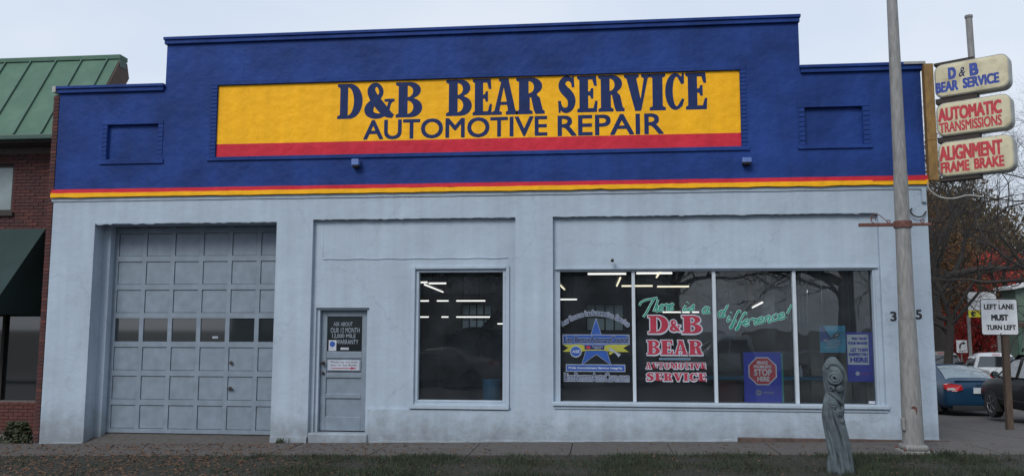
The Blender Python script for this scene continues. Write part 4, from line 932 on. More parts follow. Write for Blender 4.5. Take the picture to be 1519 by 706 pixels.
mb = MB(); mb.box(px_-.12,px_+.12,py_-2.4,py_-1.75,10.12,10.26); mb.build('lamp_head', M['polegalv'], LP, bevel=.05)
mb = MB(); mb.box(px_-.20,px_+.20,py_-.2,py_+.2,pz_,pz_+.05); mb.build('base_plate', M['polegalv'], LP, bevel=.01)
mb = MB(); mb.box(px_-.165,px_+.165,py_-.165,py_+.165,pz_+.0502,pz_+.135); mb.build('base_collar', M['polegalv'], LP, bevel=.03)
for a in (-1,1):
    for b_ in (-1,1): MB().tube([(px_+a*.183,py_+b_*.183,pz_+.05),(px_+a*.183,py_+b_*.183,pz_+.09)],[.018,.016],6).build('anchor_nut', M['rust'], LP)
mb = MB(); mb.box(px_-.165,px_-.125,py_-.10,py_+.02,.13,.31); mb.build('handhole_cover', M['polegalv'], LP, bevel=.018)
F = Flat(o=(0,py_-.1445,0)); F.poly([(px_-.06,.47),(px_-.02,.50),(px_+.03,.47),(px_+.02,.36),(px_-.0,.44)]); F.mb.build('rust_scar', M['rust'], LP, fix=False)
br = MB(); br.box(3.90,px_-.115,py_-.03,py_+.03,3.155,3.205); br.box(px_+.115,4.95,py_-.03,py_+.03,3.16,3.20); arm = br.build('banner_arm', M['rust'], LP, bevel=.006)
mb = MB(); mb.lathe((px_,py_,3.13),(0,0,1),[(0,.118),(0,.13),(.10,.13),(.10,.108)],16); mb.build('clamp', M['rust'], LP)
def spiral(cx, cz, r0, r1, a0, a1, y, n=28): return [(cx+(r0+(r1-r0)*i/n)*math.cos(R(a0+(a1-a0)*i/n)), y, cz+(r0+(r1-r0)*i/n)*math.sin(R(a0+(a1-a0)*i/n))) for i in range(n+1)]
mb = MB(); mb.tube(spiral(4.13,3.26,.015,.055,-400,-90,py_)[::-1]+[], .007,5); mb.tube(catmull([(4.08,py_,3.25),(4.10,py_,3.33),(4.18,py_,3.34),(4.26,py_,3.28),(4.32,py_,3.225)],6),.007,5); mb.tube(spiral(4.33,3.235,.01,.03,0,400,py_),.007,5); mb.tube(spiral(4.82,3.235,.01,.035,0,400,py_),.007,5); mb.build('scroll', M['rust'], LP)

# ------------------------------------------------------------------ carved post
cxp, cyp = 3.006, -3.07; czp = zg(cxp,cyp)-.01
CP = thing('carved_post', 'carved grey green stone post with spirals and flowing grooves on the grass', 'sculpture', (cxp,cyp,czp))
prof = [(0,100,222),(30,100,220),(100,104,211),(200,95,201),(260,86,186),(300,80,180),(370,82,180),(420,96,192),(490,90,207),(540,86,200),(570,98,182),(595,112,164),(606,128,150)]  # (height from base px, left, right) in a 3.42x zoom at 11.4 m
sc_ = 1.49/606
hs = [p[0]*sc_ for p in prof]; lf = [(p[1]-152)*sc_*.98 for p in prof]; rt = [(p[2]-152)*sc_*.98 for p in prof]
NH, NA = 170, 120; mb = MB()
for i in range(NH+1):
    h = 1.49*i/NH; l_ = np.interp(h,hs,lf); r2 = np.interp(h,hs,rt); cx2 = (l_+r2)/2; ra = (r2-l_)/2
    for k in range(NA):
        a = 2*PI*k/NA; tw = a*1.0+h*2.6
        gro = (abs(math.sin(tw*2.5+.5*math.sin(h*5)))**.7-.55)*.085*(1-.75*max(0,min(1,(h-.85)/.15)))
        gro += .006*math.sin(tw*10+1.5*math.sin(h*4))
        rr = ra*(1+gro*4.2*(.5 if h > 1.4 else 1)); mb.v.append((cxp+cx2+rr*math.cos(a), cyp+rr*.9*math.sin(a), czp+h))
for i in range(NH):
    for k in range(NA): mb.f.append((i*NA+k,i*NA+(k+1)%NA,(i+1)*NA+(k+1)%NA,(i+1)*NA+k)); mb.m.append(0)
mb.f.append(tuple(NH*NA+k for k in range(NA))); mb.m.append(0)
mb.build('shaft', M['stone'], CP, smooth=True)
def curl(px2, py2, rpx, turns=2.1, dirn=1, a0=90):
    X = cxp+(px2-152)*sc_; Z = czp+(690-py2)*sc_-.02; Rr_ = rpx*sc_; n = int(26*turns); pts = []; rad = []
    l_ = np.interp(Z-czp,hs,lf); r2 = np.interp(Z-czp,hs,rt); cx2 = cxp+(l_+r2)/2; ra = (r2-l_)/2
    for i in range(n+1):
        t = i/n; r = Rr_*(1-.85*t); a = R(a0)+dirn*t*turns*2*PI; x_ = X+r*math.cos(a); z_ = Z+r*math.sin(a)
        q_ = max(0,1-((x_-cx2)/ra)**2)**.5; pts.append((x_, cyp-ra*.9*q_-.012-.03*t, z_)); rad.append(Rr_*.23*(1-.35*t)+.006)
    m2 = MB(); m2.tube(pts,rad,7); m2.build('curl', M['stone'], CP, smooth=True)
for c_ in ((132,182,34,2.3,-1,60),(160,238,17,1.8,1,90),(116,236,15,1.5,-1,90),(118,322,22,2,-1,60),(153,362,20,2,1,100),(172,408,14,1.6,1,90)): curl(*c_)
for pts in ([(100,150),(118,128),(150,130),(180,160),(192,200),(190,260),(176,330),(172,380)],[(112,270),(140,300),(168,330),(176,350)],[(100,345),(95,400),(100,470),(120,560),(128,690)],[(118,350),(140,420),(165,500),(180,600),(190,690)],[(108,350),(118,430),(140,520),(152,610),(158,690)],[(165,390),(178,450),(195,540),(205,620),(210,690)]):
    P3_ = []
    for (a,b_) in catmull([(p[0],p[1]) for p in pts],6):
        X = cxp+(a-152)*sc_; Z = czp+(697-b_)*sc_; l_ = np.interp(Z-czp,hs,lf); r2 = np.interp(Z-czp,hs,rt); cx2 = cxp+(l_+r2)/2; ra = (r2-l_)/2
        q_ = max(0,1-((X-cx2)/ra)**2)**.5; P3_.append((X,cyp-ra*.9*q_-.002,Z))
    m2 = MB(); m2.tube(P3_,[.027]*len(P3_),7); m2.build('ridge', M['stone'], CP, smooth=True)
bx('plinth', cxp-.17,cxp+.20,cyp-.14,cyp+.14,czp-.05,czp+.012, M['stone'], CP, bevel=.01)

# ------------------------------------------------------------------ blade signs on the corner
BS = thing('blade_sign', 'stack of three cream sign cabinets on an ochre steel post at the shop corner', 'sign', (5.5,-.1,4.05))
mb = MB(); mb.box(5.405,5.555,-.13,.0,4.05,4.72); mb.build('mounting_channel', M['brownsteel'], BS, bevel=.008)
mb = MB(); mb.box(5.405,5.555,-.13,.0,4.722,6.03); mb.build('mounting_channel', M['brownsteel'], BS, bevel=.008)
mb = MB(); mb.tube([(6.10,-.32,5.2),(6.08,-.32,6.72)],.052,12); mb.lathe((6.08,-.32,6.72),(0,0,1),[(0,.052),(0,.062),(.04,.062),(.04,0)],12); mb.build('steel_pipe', M['polegalv'], BS, smooth=False)
U = Vector((.93,-.66,0)).normalized(); N_ = Vector((-U.y*-1,0,0)); N_ = Vector((U.y, -U.x, 0))   # facing viewer: (-,-)
LEN = 1.10
def rrect(l, h, r, n=6, x0=0, z0=0):
    o_ = []
    for cx2,cz2,a in ((l-r,h-r,0),(r,h-r,90),(r,r,180),(l-r,r,270)): o_ += [(x0+cx2+r*math.cos(R(a+90*i/n)), z0+cz2+r*math.sin(R(a+90*i/n))) for i in range(n+1)]
    return o_
def cabinet(z0, h, rows, bowtop=0, mtxt='signred', lbl=None):
    O = Vector((5.56,-.12,z0)); T = .24
    P = lambda a,b,d: O+U*a+Vector((0,0,b))+N_*d
    loops = []
    for (ins,d,rr) in ((.02,-T,.12),(0,-T+.02,.13),(0,-.02,.13),(.006,-.004,.125),(.014,0,.12),(.03,.0,.11)):
        loops.append([P(a,b,d) for a,b in rrect(LEN-2*ins,h-2*ins,rr-ins*.5,6,ins,ins)])
    mb = MB(); n = len(loops[0])
    for i in range(len(loops)-1):
        for k in range(n): mb.face([loops[i][k],loops[i][(k+1)%n],loops[i+1][(k+1)%n],loops[i+1][k]])
    mb.face(loops[0]); cb = mb.build('cabinet', M['rim'], BS, smooth=False)
    # face, slightly bulged
    mb = MB(); ctr_ = P(LEN/2,h/2,.02); rings = [[P(LEN/2+(a-LEN/2)*s_, h/2+(b-h/2)*s_, d) for a,b in rrect(LEN-.036,h-.036,.115,6,.018,.018)] for s_,d in ((1,-.002),(.975,.012),(.8,.018))]
    for i in range(2):
        for k in range(n): mb.face([rings[i][k],rings[i][(k+1)%n],rings[i+1][(k+1)%n],rings[i+1][k]])
    mb.face(rings[2]); mb.build('sign_face', M['cream'], BS)
    F = Flat(o=tuple(O), u=tuple(U), v=(0,0,1), n=tuple(N_))
    for (t,a,b_,c,d,off,m_) in rows: F.text(t,a*LEN,b_*LEN,c*h,d*h,bold=off*.62,d=.0195)
    F.build('lettering', M[mtxt], BS)
cabinet(5.42,.565,[('D',.20,.31,.50,.85,.020,0),('B',.49,.61,.49,.86,.020,0),('BEAR',.02,.33,.15,.46,.014,0),('SERVICE',.39,.87,.16,.47,.014,0)],mtxt='signblue')
F = Flat(o=(5.56,-.12,5.42), u=tuple(U), v=(0,0,1), n=tuple(N_)); F.text('&',.345*LEN,.435*LEN,.52*.565,.80*.565,off=.01,shear=.3,d=.0195); F.build('lettering', M['navyletter'], BS)
cabinet(4.765,.565,[('AUTOMATIC',.03,.88,.44,.84,.017,0),('TRANSMISSIONS',.04,.87,.11,.41,.008,0)])
cabinet(4.09,.585,[('ALIGNMENT',.02,.86,.45,.87,.017,0),('FRAME',.03,.42,.12,.42,.013,0),('BRAKE',.48,.87,.13,.43,.013,0)])
for z0,z1 in ((5.335,5.418),(4.678,4.763),(5.99,6.03),(4.03,4.088)):
    mb = MB(); mb.obox(Vector((5.556,-.12,z0))-N_*.22+U*.0, U*(.62 if z1 < 6 and z0 > 4.1 else .6), N_*.19, (0,0,z1-z0)); mb.build('cabinet_bracket', M['darksteel'], BS)  # dark bars between cabinets; their colour also stands in for shade under each cabinet
# service cable
mb = MB(); mb.tube(catmull([(5.40,-.06,4.05),(5.41,-.06,3.92),(5.55,-.1,3.78),(5.75,-.15,3.74),(5.95,-.2,3.78),(6.15,-.25,3.75)],8),.012,6); o = mb.build('service_cable', M['rim']); setp(o,'thin grey cable sagging under the corner sign cabinets','cable')

# ------------------------------------------------------------------ street signs
TS = thing('lane_sign', 'white LEFT LANE MUST TURN LEFT sign on a weathered timber post', 'sign', (7.5,2.3,zg(7.5,2.3)))
mb = MB(); mb.obox((7.47,2.3,-.6),(.11,0,0),(0,.11,0),(.02,0,2.8)); mb.build('post', M['wood'], TS, bevel=.008)
mb = MB(); mb.prism(rrect(.665,.675,.04,5,7.10,1.505), lambda a,b:(a,2.285,b), lambda a,b:(a,2.29,b)); mb.build('sign_plate', M['black'], TS)
F = Flat(o=(0,2.283,0)); F.poly(rrect(.640,.650,.035,5,7.1125,1.5175),(),0,0)
F.text('LEFT LANE',7.165,7.70,1.985,2.085,bold=.005,d=.001,mi=1); F.text('MUST',7.285,7.59,1.775,1.89,bold=.007,d=.001,mi=1); F.text('TURN LEFT',7.19,7.715,1.60,1.695,bold=.005,d=.001,mi=1)
for zz in (2.13,1.53): F.poly(arc(7.44,zz,.012,.012,0,330,11),(),.001,1)
F.build('sign_legend', [M['white'],M['black']], TS)
TO = thing('turn_only_sign', 'small white right turn ONLY sign beneath the red maple', 'sign', (21.1,38.2,-1.6))
mb = MB(); mb.tube([(21.1,38.2,-1.7),(21.1,38.2,1.0)],.04,8); mb.build('post', M['polegalv'], TO)
bx('sign_plate', 20.80,21.40,38.1,38.12,.27,1.0, M['white'], TO)
F = Flat(o=(0,38.097,0)); F.ribbon([(20.98,.50,.045),(21.0,.68,.045),(21.08,.80,.045),(21.2,.83,.04)],0,0); F.poly([(21.16,.93),(21.33,.83),(21.16,.73)],(),.001,0); F.text('ONLY',20.90,21.30,.32,.42,off=.02); F.build('sign_legend', M['black'], TO)
RB = thing('shop_reader_board', 'white slatted sign board with a yellow bottom strip before the maple', 'sign', (21.2,35.5,-1.5))
mb = MB(); mb.box(20.45,20.60,35.52,35.62,-1.7,2.4); mb.box(22.0,22.15,35.52,35.62,-1.7,2.4); mb.build('post', M['polegalv'], RB)
mb = MB(); mb.box(20.48,22.07,35.55,35.65,2.28,3.76); mb.build('frame', M['darksteel'], RB)
for i in range(4): bx('slat_panel', 20.52,22.03,35.50,35.549,2.71+i*.255,2.71+i*.255+.24, M['white'], RB)
bx('name_panel', 20.52,22.03,35.50,35.549,2.31,2.69, M['vyellow2'] if 'vyellow2' in M else mat('bright yellow panel',(.75,.68,.03),.5), RB)
F = Flat(o=(0,35.497,0)); F.poly(arc(20.78,2.50,.15,.15,0,345,18),(),0,0); F.poly(arc(20.85,2.48,.08,.08,0,345,18),(),.002,1); F.text('Auto',21.1,21.6,2.43,2.58,off=.02); F.build('logo', [M['black'],M['vyellow']], RB)

# ------------------------------------------------------------------ green building far right
GB = thing('green_building', 'low grey green building with white roof edge at the far right', 'building', (27,41,-1.6))
mb = MB(); mb.box(23.2,36,35.8,37.5,-2,4.0); mb.build('wall', M['greensiding'], GB)
mb = MB(); mb.prism([(22.9,3.86),(29.5,5.3),(36.2,3.8),(36.2,3.95),(29.5,5.45),(22.9,4.01)], lambda a,b:(a,35.4,b), lambda a,b:(a,37.8,b)); mb.build('roof', M['fasciawhite'], GB)
mb = MB(); mb.prism([(23.2,4.001),(36,4.001),(29.5,5.29)], lambda a,b:(a,35.8,b), lambda a,b:(a,36.0,b)); mb.build('gable', M['greensiding'], GB)
bx('trim_band', 23.15,36.05,35.70,35.799,1.75,2.0, M['brown'], GB)
for xx in (24.2,26.3,28.5):
    wf = bx('window', xx-.5,xx+.5,35.72,35.799,-.6,1.3, M['roofdark'], GB); bx('pane', xx-.42,xx+.42,35.70,35.719,-.5,1.2, M['carglass'], GB)
    for j in range(2): bx('muntin', xx-.42,xx+.42,35.68,35.699,.05+j*.6,.1+j*.6, M['greensiding'], wf)
for xx in (23.25,25.25): bx('corner_board', xx-.08,xx+.08,35.69,35.799,-2,1.749, M['roofgreen'], GB)

# ------------------------------------------------------------------ trees
class Tree:
    def __init__(s, seed): s.r = random.Random(seed); s.V = []; s.F = []; s.tips = []; s.TV = []; s.TF = []
    def seg(s, pts, rad, n, thick):
        V, F_ = (s.V, s.F) if thick else (s.TV, s.TF); b = len(V); N = len(pts)
        up = None
        for i, p in enumerate(pts):
            t = (pts[min(i+1,N-1)]-pts[max(i-1,0)]).normalized()
            if up is None: up = t.orthogonal().normalized()
            up = (up-t*up.dot(t)); up = up.normalized() if up.length > 1e-6 else t.orthogonal().normalized(); si = t.cross(up)
            for k in range(n): a = 2*PI*k/n; V.append(tuple(p+(up*math.cos(a)+si*math.sin(a))*rad[i]))
        for i in range(N-1):
            for k in range(n): F_.append((b+i*n+k,b+i*n+(k+1)%n,b+(i+1)*n+(k+1)%n,b+(i+1)*n+k))
    def grow(s, p, d, l, r, lev, maxlev, up=.15, spread=.6, droop=0):
        rr = s.r; n = 4 if lev < 3 else 3; pts = [p]; rad = [r]; q = p; dd = d.copy()
        for i in range(n):
            dd = (dd+Vector((rr.gauss(0,.18),rr.gauss(0,.18),rr.gauss(0,.14)+up*.25-droop*lev*.03))).normalized(); q = q+dd*(l/n); pts.append(q); rad.append(r*(1-.38*(i+1)/n))
        s.seg(pts, rad, 8 if lev < 2 else (5 if lev < 4 else 3), lev < 3)
        if lev >= maxlev: s.tips.append((q,dd)); return
        k = rr.choice((2,3,3)) if lev < 2 else rr.choice((2,3))
        for j in range(k):
            a = rr.uniform(0,2*PI); o_ = dd.orthogonal().normalized(); o_.rotate(Matrix.Rotation(a,3,dd)); nd = (dd+o_*spread*rr.uniform(.6,1.4)+Vector((0,0,up*.4))).normalized()
            s.grow(q, nd, l*rr.uniform(.62,.88), rad[-1]*rr.uniform(.6,.85), lev+1, maxlev, up, spread, droop)
        if lev >= 1:    # side shoots along the limb
            for j in range(2 if lev < 4 else 1):
                i = rr.randint(1,n-1); o_ = (pts[i+1]-pts[i]).normalized().orthogonal().normalized(); o_.rotate(Matrix.Rotation(rr.uniform(0,2*PI),3,dd))
                s.grow(pts[i], (o_+dd*.4).normalized(), l*.55, rad[i]*.45, max(lev+1,maxlev-2), maxlev, up, spread, droop)
def mk_mesh(name, V, F_, m):
    me = bpy.data.meshes.new(name); me.from_pydata([tuple(v) for v in V], [], F_); me.materials.append(m); me.polygons.foreach_set('use_smooth',[True]*len(F_)); return me
def tree_meshes(seed, trunk, first, lev, up, spread, bark, leaf=None, per_tip=0, clump=.5, leafsize=.09, droop=0):
    T = Tree(seed); pts = [Vector(p) for p in trunk[0]]; T.seg(pts, trunk[1], 12, True)
    for (pt,d,l,r) in first: T.grow(Vector(pt), Vector(d).normalized(), l, r, 1, lev, up, spread, droop)
    me1 = mk_mesh('trunk', T.V, T.F, M[bark]); out_ = [('trunk', me1)]
    if leaf and per_tip:
        LV = []; tips = np.array([tuple(t[0]) for t in T.tips]); n = len(tips)*per_tip
        rg = np.random.default_rng(seed); C = np.repeat(tips, per_tip, 0)+rg.normal(0,clump,(n,3))*[1,1,.8]
        u = rg.normal(0,1,(n,3)); u /= np.linalg.norm(u,axis=1,keepdims=True); w2 = rg.normal(0,1,(n,3)); v = np.cross(u,w2); v /= np.linalg.norm(v,axis=1,keepdims=True)
        s_ = leafsize*rg.uniform(.6,1.4,(n,1)); Q = np.stack([C-u*s_,C-v*s_*.6,C+u*s_,C+v*s_*.6],1).reshape(-1,3)
        b = len(T.TV); VV = [tuple(x) for x in T.TV]+Q.tolist(); FF = T.TF+(np.arange(n*4).reshape(n,4)+b).tolist()
        me = bpy.data.meshes.new('crown'); me.from_pydata(VV, [], FF); me.materials.append(M[bark]); me.materials.append(M[leaf]); me.polygons.foreach_set('material_index',[0]*len(T.TF)+[1]*n); out_.append(('crown', me))
    else: out_.append(('crown', mk_mesh('crown', T.TV, T.TF, M[bark])))
    return out_
def place_tree(meshes, name, label, loc, rz=0, sc=1, group=None):
    t = thing(name, label, 'tree', loc, group); t.rotation_euler = (0,0,rz); t.scale = (sc,)*3 if not hasattr(sc,'__len__') else sc
    for n, me in meshes: o = bpy.data.objects.new(n, me); COL.objects.link(o); o.parent = t
    return t
# big bare tree behind the cars
big = tree_meshes(11, ([(0,0,-.4),(-.05,0,.9),(-.2,0,2.4),(-.38,0,4.2)],[.34,.26,.21,.19]),
   [((-.38,0,4.1),(-.35,-.1,1),2.7,.10),((-.38,0,4.1),(.8,.1,.62),3.0,.15),((-.25,0,3.4),(.95,-.3,.7),3.0,.12),((-.3,0,3.8),(-.7,.4,.7),2.5,.10),((-.38,0,4.1),(.25,.5,1),2.9,.12),((-.3,0,3.6),(.7,.6,.5),2.7,.10),((-.38,0,4.1),(.5,-.5,.8),2.7,.11)], 7, .10, .72, 'bark')
place_tree(big,'bare_tree','large dark bare tree with forked trunk behind the parked cars',(17.6,31.5,-1.3),0,(1.38,1.38,1.30))
leafy = tree_meshes(5, ([(0,0,-.4),(.05,0,1.2),(0,.1,2.6)],[.26,.2,.16]),
   [((0,.1,2.5),(.3,0,1),2.2,.13),((0,.1,2.5),(-.7,.2,.7),2.0,.11),((0,.1,2.4),(.8,.1,.5),2.0,.11),((0,.1,2.3),(.1,-.8,.6),1.9,.1),((0,.1,2.3),(-.1,.8,.6),1.9,.1)], 4, .2, .65, 'barkbrown','leafbrown', 55, .42, .075)
def recol(ms, leaf):
    out_ = []
    for n, me in ms:
        if n == 'crown': me = me.copy(); me.materials[1] = M[leaf]
        out_.append((n, me))
    return out_
leafyred = recol(leafy,'leafred'); leafyor = recol(leafy,'leaforange'); leafydk = recol(leafy,'leafdark')
place_tree(leafyred,'maple_tree','scarlet maple glowing behind the lane sign',(25.6,47,-2.9),.5,(1.0,1.0,1.2))
place_tree(leafyred,'maple_tree','second scarlet maple standing left of and beyond the first',(32.0,60,-3.2),2.2,(1.0,1.0,1.35))
for (x_,y_,s_,kind,lb) in ((22.5,52,(1.6,1.6,2.1),'b','tall olive brown tree just beyond the shop corner'),(19.0,40,(1.1,1.1,1.45),'o','slender orange brown tree beside the shop corner'),(30,62,(1.8,1.8,2.1),'b','broad brown tree behind the maples'),
    (36,60,(1.4,1.4,1.25),'o','orange leaved tree over the green building'),(26,70,(1.8,1.8,1.95),'d','dark evergreen rising behind the brown trees'),(40,75,(1.8,1.8,1.5),'b','far brown tree at the right edge'),(34,82,(2,2,1.8),'d','dark far tree between the brown crowns'),(21,62,(1.6,1.6,2.0),'d','dark tall tree at the left of the far trees')):
    place_tree({'b':leafy,'o':leafyor,'d':leafydk}[kind],'autumn_tree',lb,(x_,y_,-1.8),random.uniform(0,6),s_,'trees beyond the side street')
for (x_,y_,lb,s_) in ((13.4,27,'bare tree whose twig tips rise over the right parapet',1.2),(14.7,24,'thin bare tree rising behind the sign cabinets',.85),(25,41,'bare tree over the green building',.95),(18.3,17,'bare tree leaning in from the right edge beside the sign cabinets',1.05),(17.2,41,'tall bare tree between the pickups and the maples',1.5)):
    place_tree(big,'bare_tree',lb,(x_,y_,-1.5),random.uniform(1,6),s_,'bare trees beyond the side street')
tree_line = MB()
n = 9000; A = RNG.uniform(-30,160,n); Y = RNG.uniform(95,110,n); Zt = RNG.uniform(-2,1,n)+RNG.random(n)*(7+3*np.sin(A*.13)+2*np.sin(A*.31+1))
for i in range(n):
    c = Vector((A[i],Y[i],Zt[i])); u = Vector((RNG.normal(),RNG.normal()*.5,RNG.normal())).normalized()*.8; v = u.orthogonal().normalized()*.6; tree_line.face([c-u,c-v,c+u,c+v])
o = tree_line.build('distant_treeline', M['leafbrown'], kind='stuff', fix=False); setp(o,'distant brownish mass of trees along the horizon','trees')

# ------------------------------------------------------------------ vehicles, heading +y, origin on the ground
def loft_body(st, name, m, parent, sub=1):
    mb = MB(); rings = []
    for (y,zb,hw,zbelt,rw2,zt) in st:
        half = [(hw*.80,zb),(hw*.96,zb+.03),(hw*1.0,zb+.16),(hw*1.01,(zb+zbelt)*.55),(hw*.965,zbelt-.02),(hw*.93,zbelt+.01),(rw2,zt-.05),(rw2*.86,zt),(rw2*.4,zt+.025)]
        rings.append([(x,y,z) for x,z in half]+[(-x,y,z) for x,z in half[::-1]])
    n = len(rings[0])
    for a,b_ in zip(rings,rings[1:]):
        for k in range(n): mb.face([a[k],a[(k+1)%n],b_[(k+1)%n],b_[k]])
    mb.face(rings[0]); mb.face(rings[-1][::-1]); return mb.build(name, m, parent, smooth=True, subsurf=sub)
def wheels(parent, ys, hw, r, wd=.2):
    for y in ys:
        for s_ in (-1,1):
            x0 = s_*(hw-wd); t = MB(); t.lathe((x0,y,r),(s_,0,0),[(0,r*.6),(0,r*.96),(.02,r),(wd-.03,r),(wd,r*.95),(wd+.002,r*.66),(wd-.04,r*.64)],24); w_ = t.build('wheel', M['rubber'], parent, smooth=False)
            q = MB(); q.lathe((x0,y,r),(s_,0,0),[(wd-.05,0),(wd-.05,r*.3)],16); q.lathe((x0,y,r),(s_,0,0),[(wd-.045,r*.56),(wd-.005,r*.60),(wd-.005,r*.655),(wd-.05,r*.655)],24); q.lathe((x0,y,r),(s_,0,0),[(wd-.03,0),(wd-.03,r*.14),(wd-.06,r*.16)],12)
            for i in range(5):
                a = 2*PI*i/5; c,s2 = math.cos(a),math.sin(a); q.tube([(x0+s_*(wd-.04),y+c*r*.1,r+s2*r*.1),(x0+s_*(wd-.03),y+c*r*.6,r+s2*r*.6)],[.035,.03],6)
            q.build('rim', M['rimmetal'], w_)
            g = MB(); N=20; 
            pts = [(s_*(hw+.004), y+(r+.05)*math.cos(PI*i/N), r+(r+.05)*math.sin(PI*i/N)) for i in range(N+1)]
            g.face(pts+[(s_*(hw+.004),y-(r+.05),r-.12),(s_*(hw+.004),y+(r+.05),r-.12)][::1]); 
            g2 = MB(); g2.prism([(p[1],p[2]) for p in pts]+[(y-(r+.05),r-.16),(y+(r+.05),r-.16)], lambda a,b:(s_*(hw-.25),a,b), lambda a,b:(s_*(hw+.003),a,b)); g2.build('wheel_arch', M['dark'], parent)
            # push wheel just outside the arch
            w_.location.x += s_*.012
def sedan(m, label, loc, name='parked_car', group='cars parked along the side street'):
    t = thing(name, label, 'car', (0,0,0), group)
    st = [(-2.24,.42,.70,.78,.60,.80),(-2.20,.30,.84,.90,.66,.98),(-2.05,.24,.87,.93,.70,1.06),(-1.62,.22,.885,.95,.70,1.07),(-1.15,.22,.89,.95,.62,1.25),(-.62,.20,.89,.95,.57,1.385),(-.1,.20,.89,.94,.57,1.42),(.45,.20,.89,.93,.57,1.38),(.95,.20,.885,.92,.62,1.14),(1.3,.20,.88,.90,.70,.95),(1.9,.22,.85,.78,.66,.82),(2.18,.27,.78,.66,.60,.70),(2.26,.36,.62,.58,.5,.60)]
    body = loft_body(st,'body',M[m],t)
    mb = MB(); N = 7
    for (y0,z0,w0,y1,z1,w1,nm) in ((-1.68,1.05,.66,-.70,1.375,.52,'rear_window'),(1.22,.99,.68,.50,1.355,.54,'windscreen')):
        mb = MB(); rows_ = []
        for j in range(5):
            f_ = j/4; rows_.append([(x_*(w0+(w1-w0)*f_), (y0+(y1-y0)*f_)-(.05 if y0<0 else -.05)*(1-x_*x_), z0+(z1-z0)*f_+.035*(1-x_*x_)+.03*math.sin(f_*PI)+.008) for x_ in np.linspace(-1,1,N)])
        for j in range(4):
            for i in range(N-1): mb.face([rows_[j][i],rows_[j][i+1],rows_[j+1][i+1],rows_[j+1][i]])
        mb.build(nm, M['palecarglass' if y0 < 0 else 'carglass'], t, smooth=True)
    for s_ in (-1,1):
        mb = MB(); mb.face([(s_*.87,-1.2,.97),(s_*.875,-.25,.965),(s_*.66,-.30,1.33),(s_*.67,-.72,1.31)]); mb.build('side_window', M['carglass'], t)
        mb = MB(); mb.face([(s_*.875,-.19,.965),(s_*.86,.92,.95),(s_*.665,.42,1.30),(s_*.66,-.24,1.335)]); mb.build('side_window', M['carglass'], t)
        mb = MB(); mb.prism([(.42,.80),(.46,.93),(.74,.97),(.885,.95),(.90,.84),(.80,.76),(.60,.75)], lambda a,b:(s_*a,-2.265+.5*max(0,a-.60)**1.2,b), lambda a,b:(s_*a*.97,-2.0,b)); mb.build('taillight', M['taillight'], t, bevel=.01)
        mb = MB(); mb.prism([(.60,.78),(.84,.79),(.80,.84),(.66,.85)], lambda a,b:(s_*a,-2.268+.5*max(0,a-.60)**1.2,b), lambda a,b:(s_*a*.97,-2.05,b)); mb.build('reverse_lens', M['lamp'], t)
        mb = MB(); mb.lathe((s_*1.0,.75,1.0),(0,1,0),[(-.09,.02),(-.08,.08),(.03,.085),(.08,.04),(.09,0)],10); mb.tube([(s_*.84,.77,.95),(s_*.95,.76,.98)],.02,6); mb.build('wing_mirror', M[m], t, smooth=True)
    wheels(t,(-1.32,1.30),.885,.315)
    bx('number_plate', -.16,.16,-2.285,-2.262,.70,.86, M['plate'], t)
    F = Flat(o=(0,-2.287,0)); F.text('746 KJB',-.14,.14,.745,.81,off=.01) if False else None
    mb = MB(); mb.box(-.70,.70,-2.235,-2.12,.22,.36); mb.build('bumper_valance', M['rubber'], t, bevel=.02)
    mb = MB(); mb.box(-.58,.58,-2.17,-2.03,1.035,1.05); mb.build('boot_lip', M[m], t, bevel=.01)
    F = Flat(o=(0,-2.262,0)); F.ribbon([(-.055,.97,.01),(-.04,.90,.01)]); F.ribbon([(.055,.97,.01),(.04,.90,.01)],.001); F.ribbon([(-.045,.935,.01),(.045,.935,.01)],.002); F.build('badge', M['chrome'], t)
    t.location = loc; return t
